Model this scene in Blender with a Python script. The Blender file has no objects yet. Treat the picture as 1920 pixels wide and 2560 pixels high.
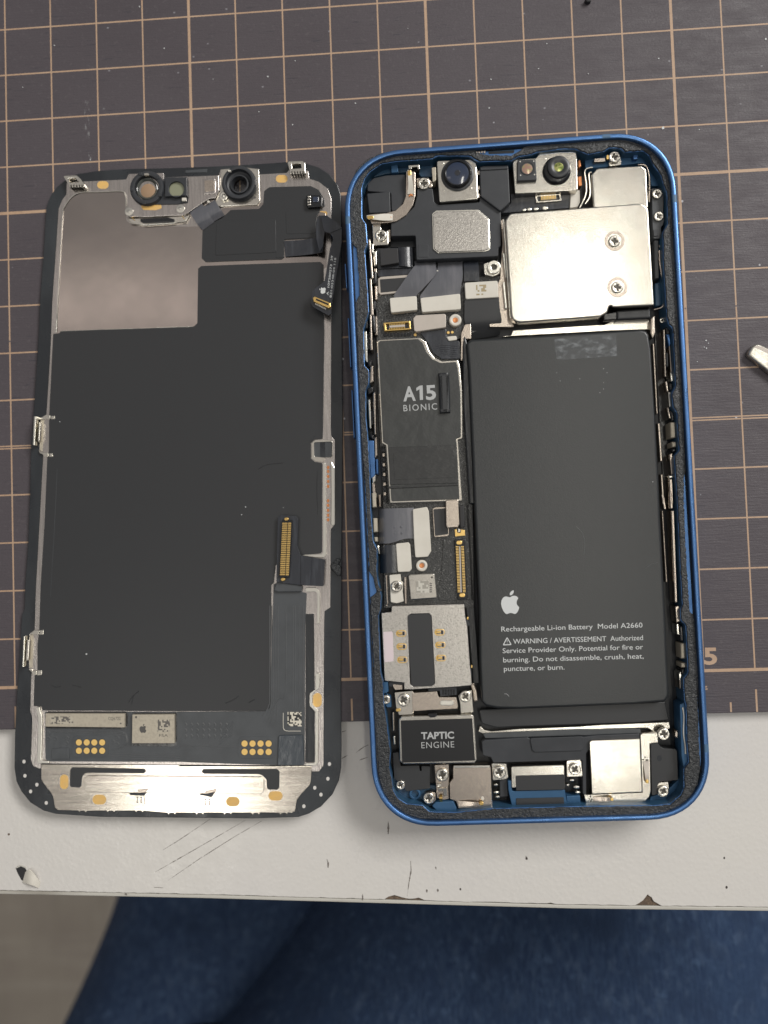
# Opened phone and its lifted display on a gridded cutting mat at the edge of a white desk.
import bpy, bmesh, math, random
from mathutils import Vector, Matrix
from mathutils.geometry import tessellate_polygon
random.seed(7)
MM = 0.001
scene = bpy.context.scene
COL = scene.collection

# ------------------------------------------------------------------ camera
CAM_C = Vector((46.1365, 27.6811, 156.4477))            # mm above the mat
CAM_R = ((0.9979638, -0.0336631, -0.0541752),            # image right
         (-0.0356602, -0.9987034, -0.0363295),           # image down
         (-0.0528820, 0.0381874, -0.9978703))            # forward
FPX = 1923.0
cd = bpy.data.cameras.new('camera'); cam = bpy.data.objects.new('camera', cd); COL.objects.link(cam)
cd.sensor_fit = 'VERTICAL'; cd.sensor_height = 32.0; cd.sensor_width = 24.0
cd.lens = FPX / 2560 * 32.0
cd.clip_start = 0.01; cd.clip_end = 20
cam.matrix_world = Matrix(((CAM_R[0][0], -CAM_R[1][0], -CAM_R[2][0], CAM_C[0]*MM),
                           (CAM_R[0][1], -CAM_R[1][1], -CAM_R[2][1], CAM_C[1]*MM),
                           (CAM_R[0][2], -CAM_R[1][2], -CAM_R[2][2], CAM_C[2]*MM),
                           (0, 0, 0, 1)))
cd.dof.use_dof = True; cd.dof.focus_distance = 0.151; cd.dof.aperture_fstop = 9.0
scene.camera = cam

# ------------------------------------------------------------------ room light
w = bpy.data.worlds.new('World'); scene.world = w; w.use_nodes = True
wn = w.node_tree.nodes; wl = w.node_tree.links
bg = wn['Background']
tc = wn.new('ShaderNodeTexCoord'); sx = wn.new('ShaderNodeSeparateXYZ'); rp = wn.new('ShaderNodeValToRGB')
wl.new(tc.outputs['Generated'], sx.inputs[0]); wl.new(sx.outputs['Z'], rp.inputs[0]); wl.new(rp.outputs[0], bg.inputs[0])
rp.color_ramp.elements[0].position = 0.0; rp.color_ramp.elements[0].color = (.17, .168, .17, 1)
mid = rp.color_ramp.elements.new(.66); mid.color = (.36, .35, .345, 1)
rp.color_ramp.elements[-1].position = 1.0; rp.color_ramp.elements[-1].color = (.64, .605, .575, 1)
bg.inputs[1].default_value = 0.66

def area(name, loc, sx_, sy_, power, col):
    l = bpy.data.lights.new(name, 'AREA'); l.shape = 'RECTANGLE'; l.size = sx_; l.size_y = sy_; l.energy = power; l.color = col
    o = bpy.data.objects.new(name, l); COL.objects.link(o); o.location = loc      # points straight down
    return o
area('overhead_light', (.46, .06, 1.9), .13, 1.40, 4.6, (1, .96, .86))
area('overhead_light', (-.60, -.62, 1.9), .20, .60, 2.2, (1, .97, .90))
area('overhead_light', (2.0, 1.7, 1.9), 1.3, 1.6, 125, (1, .975, .94))
area('overhead_light', (-.74, .71, 1.9), .90, .15, .30, (1, .88, .80))  # added dim lamp, placed so its reflection glows in the mirror panel

scene.view_settings.view_transform = 'Standard'; scene.view_settings.look = 'None'
scene.view_settings.exposure = 0.12; scene.view_settings.gamma = 1.0; scene.view_settings.use_curve_mapping = False

# ------------------------------------------------------------------ materials
MATS = {}
def mk(name, col, rough=.5, metal=0., spec=.5, bump=(), var=None, rvar=None, speck=None, alpha=None, coat=0., aniso=None, emis=None, trans=0.):
    m = bpy.data.materials.new(name); m.use_nodes = True
    nt = m.node_tree; N = nt.nodes; L = nt.links; b = N['Principled BSDF']
    b.inputs['Base Color'].default_value = (*col, 1); b.inputs['Roughness'].default_value = rough
    b.inputs['Metallic'].default_value = metal; b.inputs['Specular IOR Level'].default_value = spec
    b.inputs['Coat Weight'].default_value = coat; b.inputs['Coat Roughness'].default_value = .15
    b.inputs['Transmission Weight'].default_value = trans
    t = N.new('ShaderNodeTexCoord')
    def coords(size, st):
        mp = N.new('ShaderNodeMapping'); mp.inputs['Scale'].default_value = tuple(1000. / size / s for s in st)
        L.new(t.outputs['Object'], mp.inputs[0]); return mp.outputs[0]
    def noise(size, st=(1, 1, 1), det=3., ro=.55):
        n = N.new('ShaderNodeTexNoise'); n.inputs['Scale'].default_value = 1.; n.inputs['Detail'].default_value = det
        n.inputs['Roughness'].default_value = ro
        L.new(coords(size, st), n.inputs['Vector']); return n.outputs['Fac']
    def remap(x, a, b_, c, d):
        r = N.new('ShaderNodeMapRange'); r.inputs[1].default_value = a; r.inputs[2].default_value = b_
        r.inputs[3].default_value = c; r.inputs[4].default_value = d; L.new(x, r.inputs[0]); return r.outputs[0]
    def mix(f, c1, c2):
        x = N.new('ShaderNodeMix'); x.data_type = 'RGBA'
        if hasattr(f, 'name'): L.new(f, x.inputs[0])
        else: x.inputs[0].default_value = f
        for v, i in ((c1, 6), (c2, 7)):
            if hasattr(v, 'name'): L.new(v, x.inputs[i])
            else: x.inputs[i].default_value = (*v, 1)
        return x.outputs[2]
    cur = col
    for v in (var or ()):                      # (size, stretch, other colour, lo, hi)
        cur = mix(remap(noise(v[0], v[1]), v[3], v[4], 0, 1), cur, v[2])
    for s in (speck or ()):                    # sparse spots: (cell size, stretch, colour, radius)
        vo = N.new('ShaderNodeTexVoronoi'); vo.inputs['Scale'].default_value = 1.; L.new(coords(s[0], s[1]), vo.inputs['Vector'])
        dd = remap(vo.outputs['Distance'], s[3]*.6, s[3], 1, 0)
        rn = N.new('ShaderNodeSeparateColor'); L.new(vo.outputs['Color'], rn.inputs[0])
        k = remap(rn.outputs[0], s[4], s[4] + .05, 0, 1)
        mu = N.new('ShaderNodeMath'); mu.operation = 'MULTIPLY'; L.new(dd, mu.inputs[0]); L.new(k, mu.inputs[1])
        cur = mix(mu.outputs[0], cur, s[2])
    if hasattr(cur, 'name'): L.new(cur, b.inputs['Base Color'])
    if rvar: L.new(remap(noise(rvar[0], rvar[1]), .3, .7, rvar[2], rvar[3]), b.inputs['Roughness'])
    prev = None
    for bp in bump:                            # (size, strength, stretch, kind)
        kind = bp[3] if len(bp) > 3 else 'n'
        if kind == 'n': hgt = noise(bp[0], bp[2], 4.)
        else:
            vo = N.new('ShaderNodeTexVoronoi'); vo.feature = 'SMOOTH_F1'; vo.inputs['Scale'].default_value = 1.
            L.new(coords(bp[0], bp[2]), vo.inputs['Vector']); hgt = remap(vo.outputs['Distance'], 0, .6, 1, 0)
        bn = N.new('ShaderNodeBump'); bn.inputs['Strength'].default_value = bp[1]; bn.inputs['Distance'].default_value = bp[0] * MM * .25
        L.new(hgt, bn.inputs['Height'])
        if prev: L.new(prev, bn.inputs['Normal'])
        prev = bn.outputs[0]
    if prev: L.new(prev, b.inputs['Normal'])
    if alpha: L.new(remap(noise(alpha[0], alpha[1]), alpha[2], alpha[3], 0, alpha[4] if len(alpha) > 4 else 1), b.inputs['Alpha'])
    MATS[name] = m
    return m
ONE = (1, 1, 1)
mk('mat_vinyl', (.070, .060, .068), .52, spec=.4, bump=[(.5, .35, ONE), (1.0, .35, (3.5, .35, 1)), (.2, .3, ONE)],
   var=[(45, ONE, (.082, .071, .080), .35, .7), (1.1, (4, .3, 1), (.045, .042, .052), .63, .74), (1.0, ONE, (.10, .088, .095), .58, .8)],
   speck=[(6.5, ONE, (.45, .45, .48), .045, .6), (2.6, (1.4, 1, 1), (.22, .215, .235), .08, .74)], rvar=(2, (3, 1, 1), .45, .64))
mk('mat_edge', (.03, .028, .033), .6)
mk('print_tan', (.44, .295, .195), .6, bump=[(.4, .3, ONE)], var=[(1.1, ONE, (.33, .225, .155), .5, .75), (14, ONE, (.48, .34, .235), .4, .7)], speck=[(2.2, (1, 1, 1), (.09, .08, .09), .11, .84)])
mk('desk_white', (.63, .61, .575), .34, spec=.5, bump=[(.8, .10, ONE, 'v'), (.3, .12, ONE), (14, .03, ONE)],
   var=[(30, ONE, (.62, .60, .575), .4, .7), (2., ONE, (.60, .585, .56), .62, .8)], speck=[(5.5, ONE, (.30, .28, .25), .028, .86)], rvar=(3, ONE, .24, .42))
mk('edge_band', (.50, .485, .44), .4, bump=[(.8, .2, (6, 1, 1))], var=[(5, (5, 1, 1), (.30, .28, .24), .55, .75)])
mk('chipboard', (.10, .07, .05), .8, bump=[(.4, .8, ONE)], var=[(.6, ONE, (.2, .14, .09), .5, .7)])
mk('seam_dark', (.05, .043, .04), .8)
mk('scratch_dark', (.17, .15, .135), .8, alpha=(2.0, ONE, .32, .52))
mk('floor_carpet', (.36, .32, .27), .9, bump=[(6, .5, ONE)], var=[(70, (1, 1, 1), (.32, .28, .24), .4, .65), (22, (6, .6, 1), (.40, .36, .31), .5, .7), (22, (.6, 6, 1), (.31, .275, .23), .5, .7)])
mk('denim', (.036, .063, .122), .85, spec=.2, bump=[(1.7, .9, (.45, 3, 1)), (2.4, .5, ONE)],
   var=[(1.5, (.5, 3.2, 1), (.020, .038, .086), .42, .60), (2.6, ONE, (.075, .122, .21), .56, .80), (60, ONE, (.024, .046, .098), .4, .7), (3.6, (.7, 1.3, 1), (.060, .092, .155), .54, .78), (9, ONE, (.022, .040, .084), .5, .72)])
mk('blue_rim', (.085, .185, .395), .33, .75, bump=[(.15, .08, ONE)], var=[(6, ONE, (.075, .175, .40), .4, .7), (.9, ONE, (.14, .28, .52), .66, .8)], rvar=(3, ONE, .24, .42))
mk('blue_inner', (.035, .105, .21), .45, .35, bump=[(.6, .1, ONE)], var=[(5, ONE, (.03, .09, .18), .4, .7)])
mk('blue_break', (.06, .14, .25), .5)
mk('blue_plastic', (.028, .085, .155), .38, bump=[(1.5, .15, ONE)], var=[(3, ONE, (.02, .055, .11), .4, .7)])
mk('adhesive', (.024, .026, .028), .34, spec=.55, bump=[(.6, 1.6, ONE), (.3, 1.2, ONE), (1.6, .5, ONE)], var=[(.5, ONE, (.085, .088, .090), .57, .70), (3, ONE, (.040, .043, .046), .5, .7)], rvar=(.6, ONE, .22, .55))
mk('cavity', (.012, .015, .02), .45)
mk('black_plastic', (.030, .033, .038), .5, spec=.45, bump=[(.12, .18, ONE), (4, .05, ONE)], var=[(6, ONE, (.040, .043, .049), .4, .7)])
mk('black_gloss', (.011, .012, .014), .2, spec=.5, bump=[(2.5, .12, ONE)])
mk('battery_wrap', (.022, .0245, .0265), .31, spec=.5, bump=[(.2, .30, ONE), (.45, .12, ONE)], speck=[(8, ONE, (.26, .27, .27), .022, .8)])
mk('black_label', (.012, .0125, .014), .35, spec=.4)
mk('black_tape', (.045, .055, .066), .24, spec=.6, bump=[(2.6, .18, ONE)])
mk('battery_side', (.018, .02, .023), .3, bump=[(2, .2, (1, 4, 1))])
mk('foil_black', (.044, .046, .045), .42, spec=.4, bump=[(3.2, .16, ONE), (7, .16, ONE), (.16, .08, ONE)])
mk('foil_gloss', (.036, .037, .037), .27, spec=.45, bump=[(2.6, .22, (2, 1, 1)), (.16, .05, ONE)])
mk('trace_grey', (.10, .105, .11), .3)  # paler than the flex, so light caught by the traces' relief is painted in
mk('graphite', (.0285, .030, .0325), .38, spec=.45, bump=[(.2, .08, ONE), (40, .012, ONE)], speck=[(13, ONE, (.22, .22, .23), .014, .8)])
mk('graphite_flex', (.062, .068, .074), .38, spec=.5, bump=[(.9, .2, (1, 3, 1)), (.14, .08, ONE)], var=[(4, ONE, (.05, .055, .06), .4, .7)])
mk('flex_dark', (.022, .025, .032), .24, spec=.6, bump=[(2.2, .10, ONE)], var=[(2.5, (.4, 3, 1), (.04, .045, .055), .5, .7)])
mk('flex_grey', (.105, .108, .122), .22, spec=.6, bump=[(3, .06, ONE)], var=[(3, (.5, 3, 1), (.15, .15, .165), .45, .7)])
mk('bezel', (.017, .020, .024), .30, spec=.5, bump=[(6, .06, ONE), (.3, .05, ONE)], var=[(10, (1, 3, 1), (.036, .042, .047), .45, .7)], rvar=(6, ONE, .2, .42))
mk('ink_edge', (.010, .012, .014), .55)
mk('steel', (.72, .695, .63), .2, 1., bump=[(.22, .14, ONE)], var=[(.5, ONE, (.62, .60, .54), .5, .7), (6, ONE, (.66, .62, .55), .4, .7)], rvar=(4, ONE, .17, .24))
mk('steel_grain', (.50, .48, .45), .30, 1., bump=[(.30, .42, ONE)], var=[(.4, ONE, (.36, .345, .32), .5, .7)])
mk('steel_warm', (.54, .475, .41), .27, 1., bump=[(.2, .2, ONE)], var=[(.5, ONE, (.46, .40, .35), .5, .7)])
mk('steel_frame', (.55, .515, .49), .25, 1., bump=[(.5, .16, (.25, 7, 1))], var=[(1.2, (.3, 5, 1), (.44, .41, .39), .4, .7)])
mk('steel_brushed', (.68, .635, .56), .22, 1., bump=[(.5, .10, (7, .3, 1))], var=[(1.4, (8, .4, 1), (.56, .51, .45), .4, .7)], rvar=(3, (5, 1, 1), .13, .2))
mk('mirror_plate', (.40, .36, .335), .14, 1., bump=[(30, .01, ONE)], var=[(22, (2, 1, 1), (.37, .33, .31), .4, .65)], rvar=(10, ONE, .12, .18))
mk('steel_bright', (.80, .78, .71), .22, 1.)
mk('screw_steel', (.74, .71, .64), .25, 1., bump=[(.3, .12, ONE)], var=[(.8, ONE, (.5, .47, .42), .5, .75)])
mk('screw_slot', (.10, .095, .085), .4, 1.)
mk('pad_ivory', (.66, .63, .56), .42, bump=[(.2, .1, ONE)], var=[(4, ONE, (.60, .57, .50), .4, .7)])
mk('pad_taupe', (.50, .45, .40), .42, .2, bump=[(.2, .15, ONE)], var=[(3, ONE, (.45, .41, .36), .4, .7)])
mk('label_pink', (.68, .58, .60), .5)
mk('pcb', (.022, .023, .023), .26, spec=.6, bump=[(.3, 1., ONE), (.6, .5, ONE)], var=[(.35, ONE, (.16, .16, .15), .60, .70)])
mk('gold', (.80, .55, .20), .28, 1.)
mk('gold_matte', (.83, .56, .19), .5, .25)
mk('kapton', (.74, .46, .14), .55, bump=[(.3, .2, ONE)], var=[(.9, ONE, (.68, .44, .17), .4, .7)])
mk('copper', (.60, .25, .11), .4, 1.)
mk('lens_glass', (.004, .006, .012), .05, spec=.8, coat=1.)
mk('lens_ring', (.03, .032, .036), .35)
mk('lens_blue', (.006, .018, .05), .06, spec=.8, coat=1.)
mk('lens_tan', (.34, .225, .14), .3)
mk('lens_rimglass', (.07, .075, .068), .12, coat=.5)
mk('lens_pink', (.40, .24, .19), .18, .3, coat=.6, var=[(.8, ONE, (.35, .33, .15), .45, .7)])
mk('lens_green', (.24, .25, .17), .2, coat=.3)
mk('pupil', (.50, .50, .20), .2, .6, var=[(.5, ONE, (.15, .2, .05), .4, .6)])
mk('clear_glass', (.9, .95, .95), .03, trans=1.)
mk('print_grey', (.42, .43, .43), .55)
mk('print_white', (.60, .62, .62), .55)
mk('print_dark', (.09, .085, .08), .6)
mk('chip_beige', (.48, .435, .35), .42, .35, bump=[(.16, .3, ONE)], var=[(.5, ONE, (.40, .36, .29), .45, .7)])
mk('tape_film', (.16, .17, .18), .35, alpha=(1.0, ONE, -1., 1.5, .45))
mk('residue', (.22, .235, .245), .5, bump=[(.3, .8, ONE)], alpha=(1.0, (2, 1, 1), .46, .66, .75))
mk('tool_steel', (.68, .66, .58), .32, 1., bump=[(.6, .15, ONE)], var=[(1.4, ONE, (.40, .36, .29), .58, .72)], rvar=(2, ONE, .25, .45))
mk('foam_dark', (.028, .030, .033), .38)
mk('shirt_dark', (.035, .036, .042), .9, spec=.2, bump=[(2, .4, ONE)])
mk('rubber', (.02, .02, .022), .6)

def code_material(name, light, dark, cell):
    m = mk(name, light, .5); N = m.node_tree.nodes; L = m.node_tree.links; b = N['Principled BSDF']
    t = N.new('ShaderNodeTexCoord'); s = N.new('ShaderNodeVectorMath'); s.operation = 'SCALE'; s.inputs[3].default_value = 1000 / cell
    fl = N.new('ShaderNodeVectorMath'); fl.operation = 'FLOOR'; wn_ = N.new('ShaderNodeTexWhiteNoise'); wn_.noise_dimensions = '2D'
    L.new(t.outputs['Object'], s.inputs[0]); L.new(s.outputs[0], fl.inputs[0]); L.new(fl.outputs[0], wn_.inputs['Vector'])
    g = N.new('ShaderNodeMath'); g.operation = 'GREATER_THAN'; g.inputs[1].default_value = .52; L.new(wn_.outputs['Value'], g.inputs[0])
    x = N.new('ShaderNodeMix'); x.data_type = 'RGBA'; x.inputs[6].default_value = (*light, 1); x.inputs[7].default_value = (*dark, 1)
    L.new(g.outputs[0], x.inputs[0]); L.new(x.outputs[2], b.inputs['Base Color'])
code_material('speckle_dark', (.46, .42, .34), (.12, .11, .10), .30)
code_material('speckle_white', (.66, .62, .52), (.03, .03, .03), .30)
code_material('speckle_tan', (.62, .60, .54), (.36, .29, .17), .36)
code_material('speckle_steel', (.55, .53, .47), (.33, .31, .27), .38)

# ------------------------------------------------------------------ measuring: a spot seen in the photograph, at a known height over a surface
def survey(u, v, h=0., s=0., yb=0.):
    """photo position -> mm on the sloped plane z = h + s*(y-yb)"""
    a, b = (u - 960) / FPX, (v - 1280) / FPX
    d = Vector([a * CAM_R[0][i] + b * CAM_R[1][i] + CAM_R[2][i] for i in range(3)])
    t = (h + s * (CAM_C[1] - yb) - CAM_C[2]) / (d[2] - s * d[1])
    p = CAM_C + t * d
    return Vector((p.x, p.y))
def crop(x0, y0, k): return lambda x, y: (x0 + x / k, y0 + y / k)
N0 = lambda x, y: (x, y)
K = 1659 / 480
a1, a2, a3, a4 = crop(850, 320, K), crop(1250, 320, K), crop(850, 780, K), crop(1250, 780, K)
a5, a6, a7, a8 = crop(890, 1230, K), crop(1300, 1230, K), crop(890, 1630, K), crop(1300, 1630, K)
KD = 1659 / 420
d1, d2, d3, d7 = crop(90, 380, KD), crop(460, 380, KD), crop(30, 1680, KD), crop(30, 1460, KD)
d4, d5, d6 = crop(440, 1680, 1659 / 430), crop(600, 1060, 1239 / 280), crop(40, 1000, 1239 / 280)
t1, t2 = crop(0, 1980, 1659 / 960), crop(960, 1980, 1659 / 960)
tb, tt = crop(1200, 1440, 1659 / 460), crop(1740, 820, 1659 / 180)

class Surf:
    """a thing's own reference plane (z = s*(y-yb), mm) and its root"""
    def __init__(self, root, s=0., yb=0., z0=0.): self.root, self.s, self.yb, self.z0 = root, s, yb, z0
    def xy(self, cr, pts, h):
        return [survey(*cr(*p), h + self.z0, self.s, self.yb) if not isinstance(p, Vector) else p for p in pts]
    def z(self, p, h): return h + self.z0 + self.s * (p[1] - self.yb)

def root(name, loc, label, cat):
    o = bpy.data.objects.new(name, None); COL.objects.link(o); o.location = Vector(loc) * MM
    o.empty_display_size = .01; o['label'] = label; o['category'] = cat
    return o
def world_of(o):
    v = Vector((0, 0, 0))
    while o: v += o.location; o = o.parent
    return v
def emit(name, verts, faces, mat, parent, smooth=35, mats=None):
    """verts in mm, world; the object gets its own origin"""
    n = len(verts)
    lo = [min(v[i] for v in verts) for i in range(3)]; hi = [max(v[i] for v in verts) for i in range(3)]
    c = Vector(((lo[0] + hi[0]) / 2, (lo[1] + hi[1]) / 2, lo[2]))
    me = bpy.data.meshes.new(name); me.from_pydata([(Vector(v) - c) * MM for v in verts], [], faces); me.validate()
    bm = bmesh.new(); bm.from_mesh(me); bmesh.ops.recalc_face_normals(bm, faces=bm.faces); bm.to_mesh(me); bm.free()
    if smooth:
        me.shade_smooth(); me.set_sharp_from_angle(angle=math.radians(smooth))
    me.materials.append(MATS[mat])
    o = bpy.data.objects.new(name, me); COL.objects.link(o)
    o.location = c * MM
    if parent: o.location -= world_of(parent); o.parent = parent
    return o

def sarea(p): return sum(p[i].x * p[(i + 1) % len(p)].y - p[(i + 1) % len(p)].x * p[i].y for i in range(len(p))) / 2
def rounded(p, r, n=4):
    if not r: return list(p)
    out = []; k = len(p)
    for i in range(k):
        a, b, c = p[i - 1], p[i], p[(i + 1) % k]
        ri = r[i % len(r)] if isinstance(r, (list, tuple)) else r
        u, v = (a - b), (c - b); lu, lv = u.length, v.length
        if lu < 1e-6 or lv < 1e-6: continue
        u /= lu; v /= lv
        ang = math.acos(max(-1, min(1, u.dot(v))))
        if ang > 2.9 or ri <= 0: out.append(b); continue
        t = min(ri / math.tan(ang / 2), lu * .48, lv * .48)
        s, e = b + u * t, b + v * t
        for j in range(n + 1):
            q = j / n; out.append(s * (1 - q) ** 2 + b * 2 * q * (1 - q) + e * q * q)
    return out
def inset(p, d):
    k = len(p); out = []
    for i in range(k):
        e1 = (p[i] - p[i - 1]); e2 = (p[(i + 1) % k] - p[i])
        if e1.length < 1e-9 or e2.length < 1e-9: out.append(p[i].copy()); continue
        n1 = Vector((-e1.y, e1.x)).normalized(); n2 = Vector((-e2.y, e2.x)).normalized()
        m = n1 + n2
        if m.length < .3: out.append(p[i] + n1 * d); continue
        m.normalize(); out.append(p[i] + m * (d / max(.45, m.dot(n1))))
    return out
def clean(p):
    out = []
    for q in p:
        if not out or (q - out[-1]).length > .004: out.append(q)
    if (out[0] - out[-1]).length < .004: out.pop()
    return out
def solid(S, name, loops, h0, h1, mat, parent=None, bev=.08, seg=2, smooth=35, dome=None):
    """a slab between heights h0 and h1 over the reference plane, outline loops[0], holes loops[1:], top edge rounded by bev"""
    parent = parent or S.root
    L = []
    for i, p in enumerate(loops):
        p = clean(p)
        if (sarea(p) > 0) != (i == 0): p = p[::-1]
        L.append(p)
    rings = [(0, h0)]
    if bev > 0:
        for j in range(seg + 1):
            a = j / seg * math.pi / 2
            rings.append((bev * (1 - math.cos(a)), h1 - bev * (1 - math.sin(a))))
    else: rings.append((0, h1))
    V, F, cap = [], [], []
    for p in L:
        k = len(p); prev = None
        for d, h in rings:
            q = inset(p, d) if d else p
            st = len(V); V += [(x.x, x.y, S.z(x, h)) for x in q]
            if prev is not None:
                F += [(prev + i, prev + (i + 1) % k, st + (i + 1) % k, st + i) for i in range(k)]
            prev = st
        cap.append((prev, k))
    idx = [i for st, k in cap for i in range(st, st + k)]
    tris = tessellate_polygon([[Vector((V[i][0], V[i][1], 0)) for i in range(st, st + k)] for st, k in cap])
    F += [tuple(idx[i] for i in t) for t in tris]
    o = emit(name, V, F, mat, parent, smooth)
    for f in o.data.polygons:
        if f.normal.z > .9985: f.use_smooth = False
    return o
def plate(S, name, cr, pts, h0, h1, mat, parent=None, r=0, bev=.08, holes=(), seg=2):
    loops = [rounded(S.xy(cr, pts, h1), r)]
    for hcr, hp, hr in holes: loops.append(rounded(S.xy(hcr, hp, h1), hr))
    return solid(S, name, loops, h0, h1, mat, parent, bev, seg)
def rect(x0, y0, x1, y1): return [(x0, y0), (x1, y0), (x1, y1), (x0, y1)]
def ell(cx, cy, rx, ry=None, n=28):
    ry = ry or rx
    return [(cx + rx * math.cos(2 * math.pi * i / n), cy + ry * math.sin(2 * math.pi * i / n)) for i in range(n)]
def capsule(cx, cy, rx, ry, n=8):
    r = min(rx, ry); out = []
    for q, (sx_, sy_) in enumerate(((1, 1), (-1, 1), (-1, -1), (1, -1))):
        for i in range(n + 1):
            a = math.pi / 2 * (q + i / n)
            out.append((cx + sx_ * (rx - r) + r * math.cos(a), cy + sy_ * (ry - r) + r * math.sin(a)))
    return out
def lathe(S, name, cr, x, y, prof, mat, parent=None, href=None, n=36, kpx=K, smooth=40):
    """prof: (radius in crop px, height mm) from outside in"""
    href = prof[-1][1] if href is None else href
    c = S.xy(cr, [(x, y)], href)[0]; e = S.xy(cr, [(x + 100, y)], href)[0]; k = (e - c).length / 100
    V, F = [], []
    for r, h in prof:
        for i in range(n):
            a = 2 * math.pi * i / n; p = Vector((c.x + r * k * math.cos(a), c.y + r * k * math.sin(a))); V.append((p.x, p.y, S.z(c, h)))
    for j in range(len(prof) - 1):
        F += [(j * n + i, j * n + (i + 1) % n, (j + 1) * n + (i + 1) % n, (j + 1) * n + i) for i in range(n)]
    if prof[-1][0] > 0: F.append(tuple((len(prof) - 1) * n + i for i in range(n)))
    return emit(name, V, F, mat, parent or S.root, smooth)
def tube_ring(S, name, cr, x, y, r0, r1, h0, h1, mat, parent=None, bev=.08, n=36):
    return plate(S, name, cr, ell(x, y, r0, n=n), h0, h1, mat, parent, bev=bev, holes=[(cr, ell(x, y, r1, n=n), 0)])
def ribbon(S, name, cr, rows, mat, parent=None, th=.09, sub=6):
    """rows of (left spot, right spot, height [, right height])"""
    R = []
    for row in rows:
        l, r, h = row[:3]; hr = row[3] if len(row) > 3 else h
        pl, pr = S.xy(cr, [l], h)[0], S.xy(cr, [r], hr)[0]
        R.append((Vector((pl.x, pl.y, S.z(pl, h))), Vector((pr.x, pr.y, S.z(pr, hr)))))
    def cr_(P, i, t):
        p0, p1, p2, p3 = P[max(i - 1, 0)], P[i], P[i + 1], P[min(i + 2, len(P) - 1)]
        return .5 * (2 * p1 + (p2 - p0) * t + (2 * p0 - 5 * p1 + 4 * p2 - p3) * t * t + (3 * p1 - p0 - 3 * p2 + p3) * t ** 3)
    Ls, Rs = [x[0] for x in R], [x[1] for x in R]; A, B = [], []
    for i in range(len(R) - 1):
        for j in range(sub): A.append(cr_(Ls, i, j / sub)); B.append(cr_(Rs, i, j / sub))
    A.append(Ls[-1]); B.append(Rs[-1]); V, F = [], []; n = len(A)
    for i in range(n):
        tg = (A[min(i + 1, n - 1)] + B[min(i + 1, n - 1)] - A[max(i - 1, 0)] - B[max(i - 1, 0)]); ac = B[i] - A[i]
        nr = tg.cross(ac); nr = nr.normalized() * (th / 2) if nr.length > 1e-9 else Vector((0, 0, th / 2))
        V += [A[i] + nr, B[i] + nr, B[i] - nr, A[i] - nr]
    for i in range(n - 1):
        for k in range(4): F.append((4 * i + k, 4 * i + (k + 1) % 4, 4 * i + 4 + (k + 1) % 4, 4 * i + 4 + k))
    F += [(0, 1, 2, 3), (4 * n - 4, 4 * n - 3, 4 * n - 2, 4 * n - 1)]
    return emit(name, V, F, mat, parent or S.root, 50)
def wire(S, name, cr, pts, rad, mat, parent=None, n=6, sub=4):
    """pts: (x, y, h)"""
    P = []
    for x, y, h in pts:
        p = S.xy(cr, [(x, y)], h)[0]; P.append(Vector((p.x, p.y, S.z(p, h))))
    Q = []
    for i in range(len(P) - 1):
        p0, p1, p2, p3 = P[max(i - 1, 0)], P[i], P[i + 1], P[min(i + 2, len(P) - 1)]
        for j in range(sub):
            t = j / sub; Q.append(.5 * (2 * p1 + (p2 - p0) * t + (2 * p0 - 5 * p1 + 4 * p2 - p3) * t * t + (3 * p1 - p0 - 3 * p2 + p3) * t ** 3))
    Q.append(P[-1]); V, F = [], []
    for i, q in enumerate(Q):
        tg = (Q[min(i + 1, len(Q) - 1)] - Q[max(i - 1, 0)]).normalized(); u = tg.cross(Vector((0, 0, 1)))
        u = u.normalized() if u.length > 1e-6 else Vector((1, 0, 0)); v = tg.cross(u)
        for k in range(n): a = 2 * math.pi * k / n; V.append(q + (u * math.cos(a) + v * math.sin(a)) * rad)
    for i in range(len(Q) - 1): F += [(i * n + k, i * n + (k + 1) % n, (i + 1) * n + (k + 1) % n, (i + 1) * n + k) for k in range(n)]
    F += [tuple(range(n)), tuple((len(Q) - 1) * n + k for k in range(n))]
    return emit(name, V, F, mat, parent or S.root, 60)

# screws share one head mesh and one recess mesh
def screw_meshes():
    n = 28; c = [Vector((math.cos(2 * math.pi * i / n), math.sin(2 * math.pi * i / n))) for i in range(n)]
    w_, l_ = .13, .52
    x = [(w_, l_), (w_, w_), (l_, w_), (l_, -w_), (w_, -w_), (w_, -l_), (-w_, -l_), (-w_, -w_), (-l_, -w_), (-l_, w_), (-w_, w_), (-w_, l_)]
    class T: pass
    S = Surf(None)
    o = solid(S, 'screw_head', [c, [Vector(q) for q in x]], -.5, .0, 'screw_steel', None, bev=.18, seg=3)
    r = solid(S, 'recess', [[Vector(q) * 1.2 for q in x]], -.5, -.22, 'screw_slot', None, bev=0)
    m1, m2 = o.data, r.data; l1, l2 = o.location.copy(), r.location.copy()
    bpy.data.objects.remove(o); bpy.data.objects.remove(r)
    return m1, m2, l1, l2
SM1, SM2, SL1, SL2 = screw_meshes()
def screw(S, cr, x, y, r, h, parent=None, seat=True):
    parent = parent or S.root
    c = S.xy(cr, [(x, y)], h)[0]; k = (S.xy(cr, [(x + 100, y)], h)[0] - c).length / 100 * r
    a = random.uniform(0, 1.5)
    o = bpy.data.objects.new('screw', SM1); COL.objects.link(o)
    o.location = Vector((c.x, c.y, S.z(c, h) - .5 * k)) * MM - world_of(parent); o.parent = parent
    o.scale = (k, k, k); o.rotation_euler = (0, 0, a)
    q = bpy.data.objects.new('recess', SM2); COL.objects.link(q); q.parent = o; q.location = (0, 0, 0)
    return o

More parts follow.
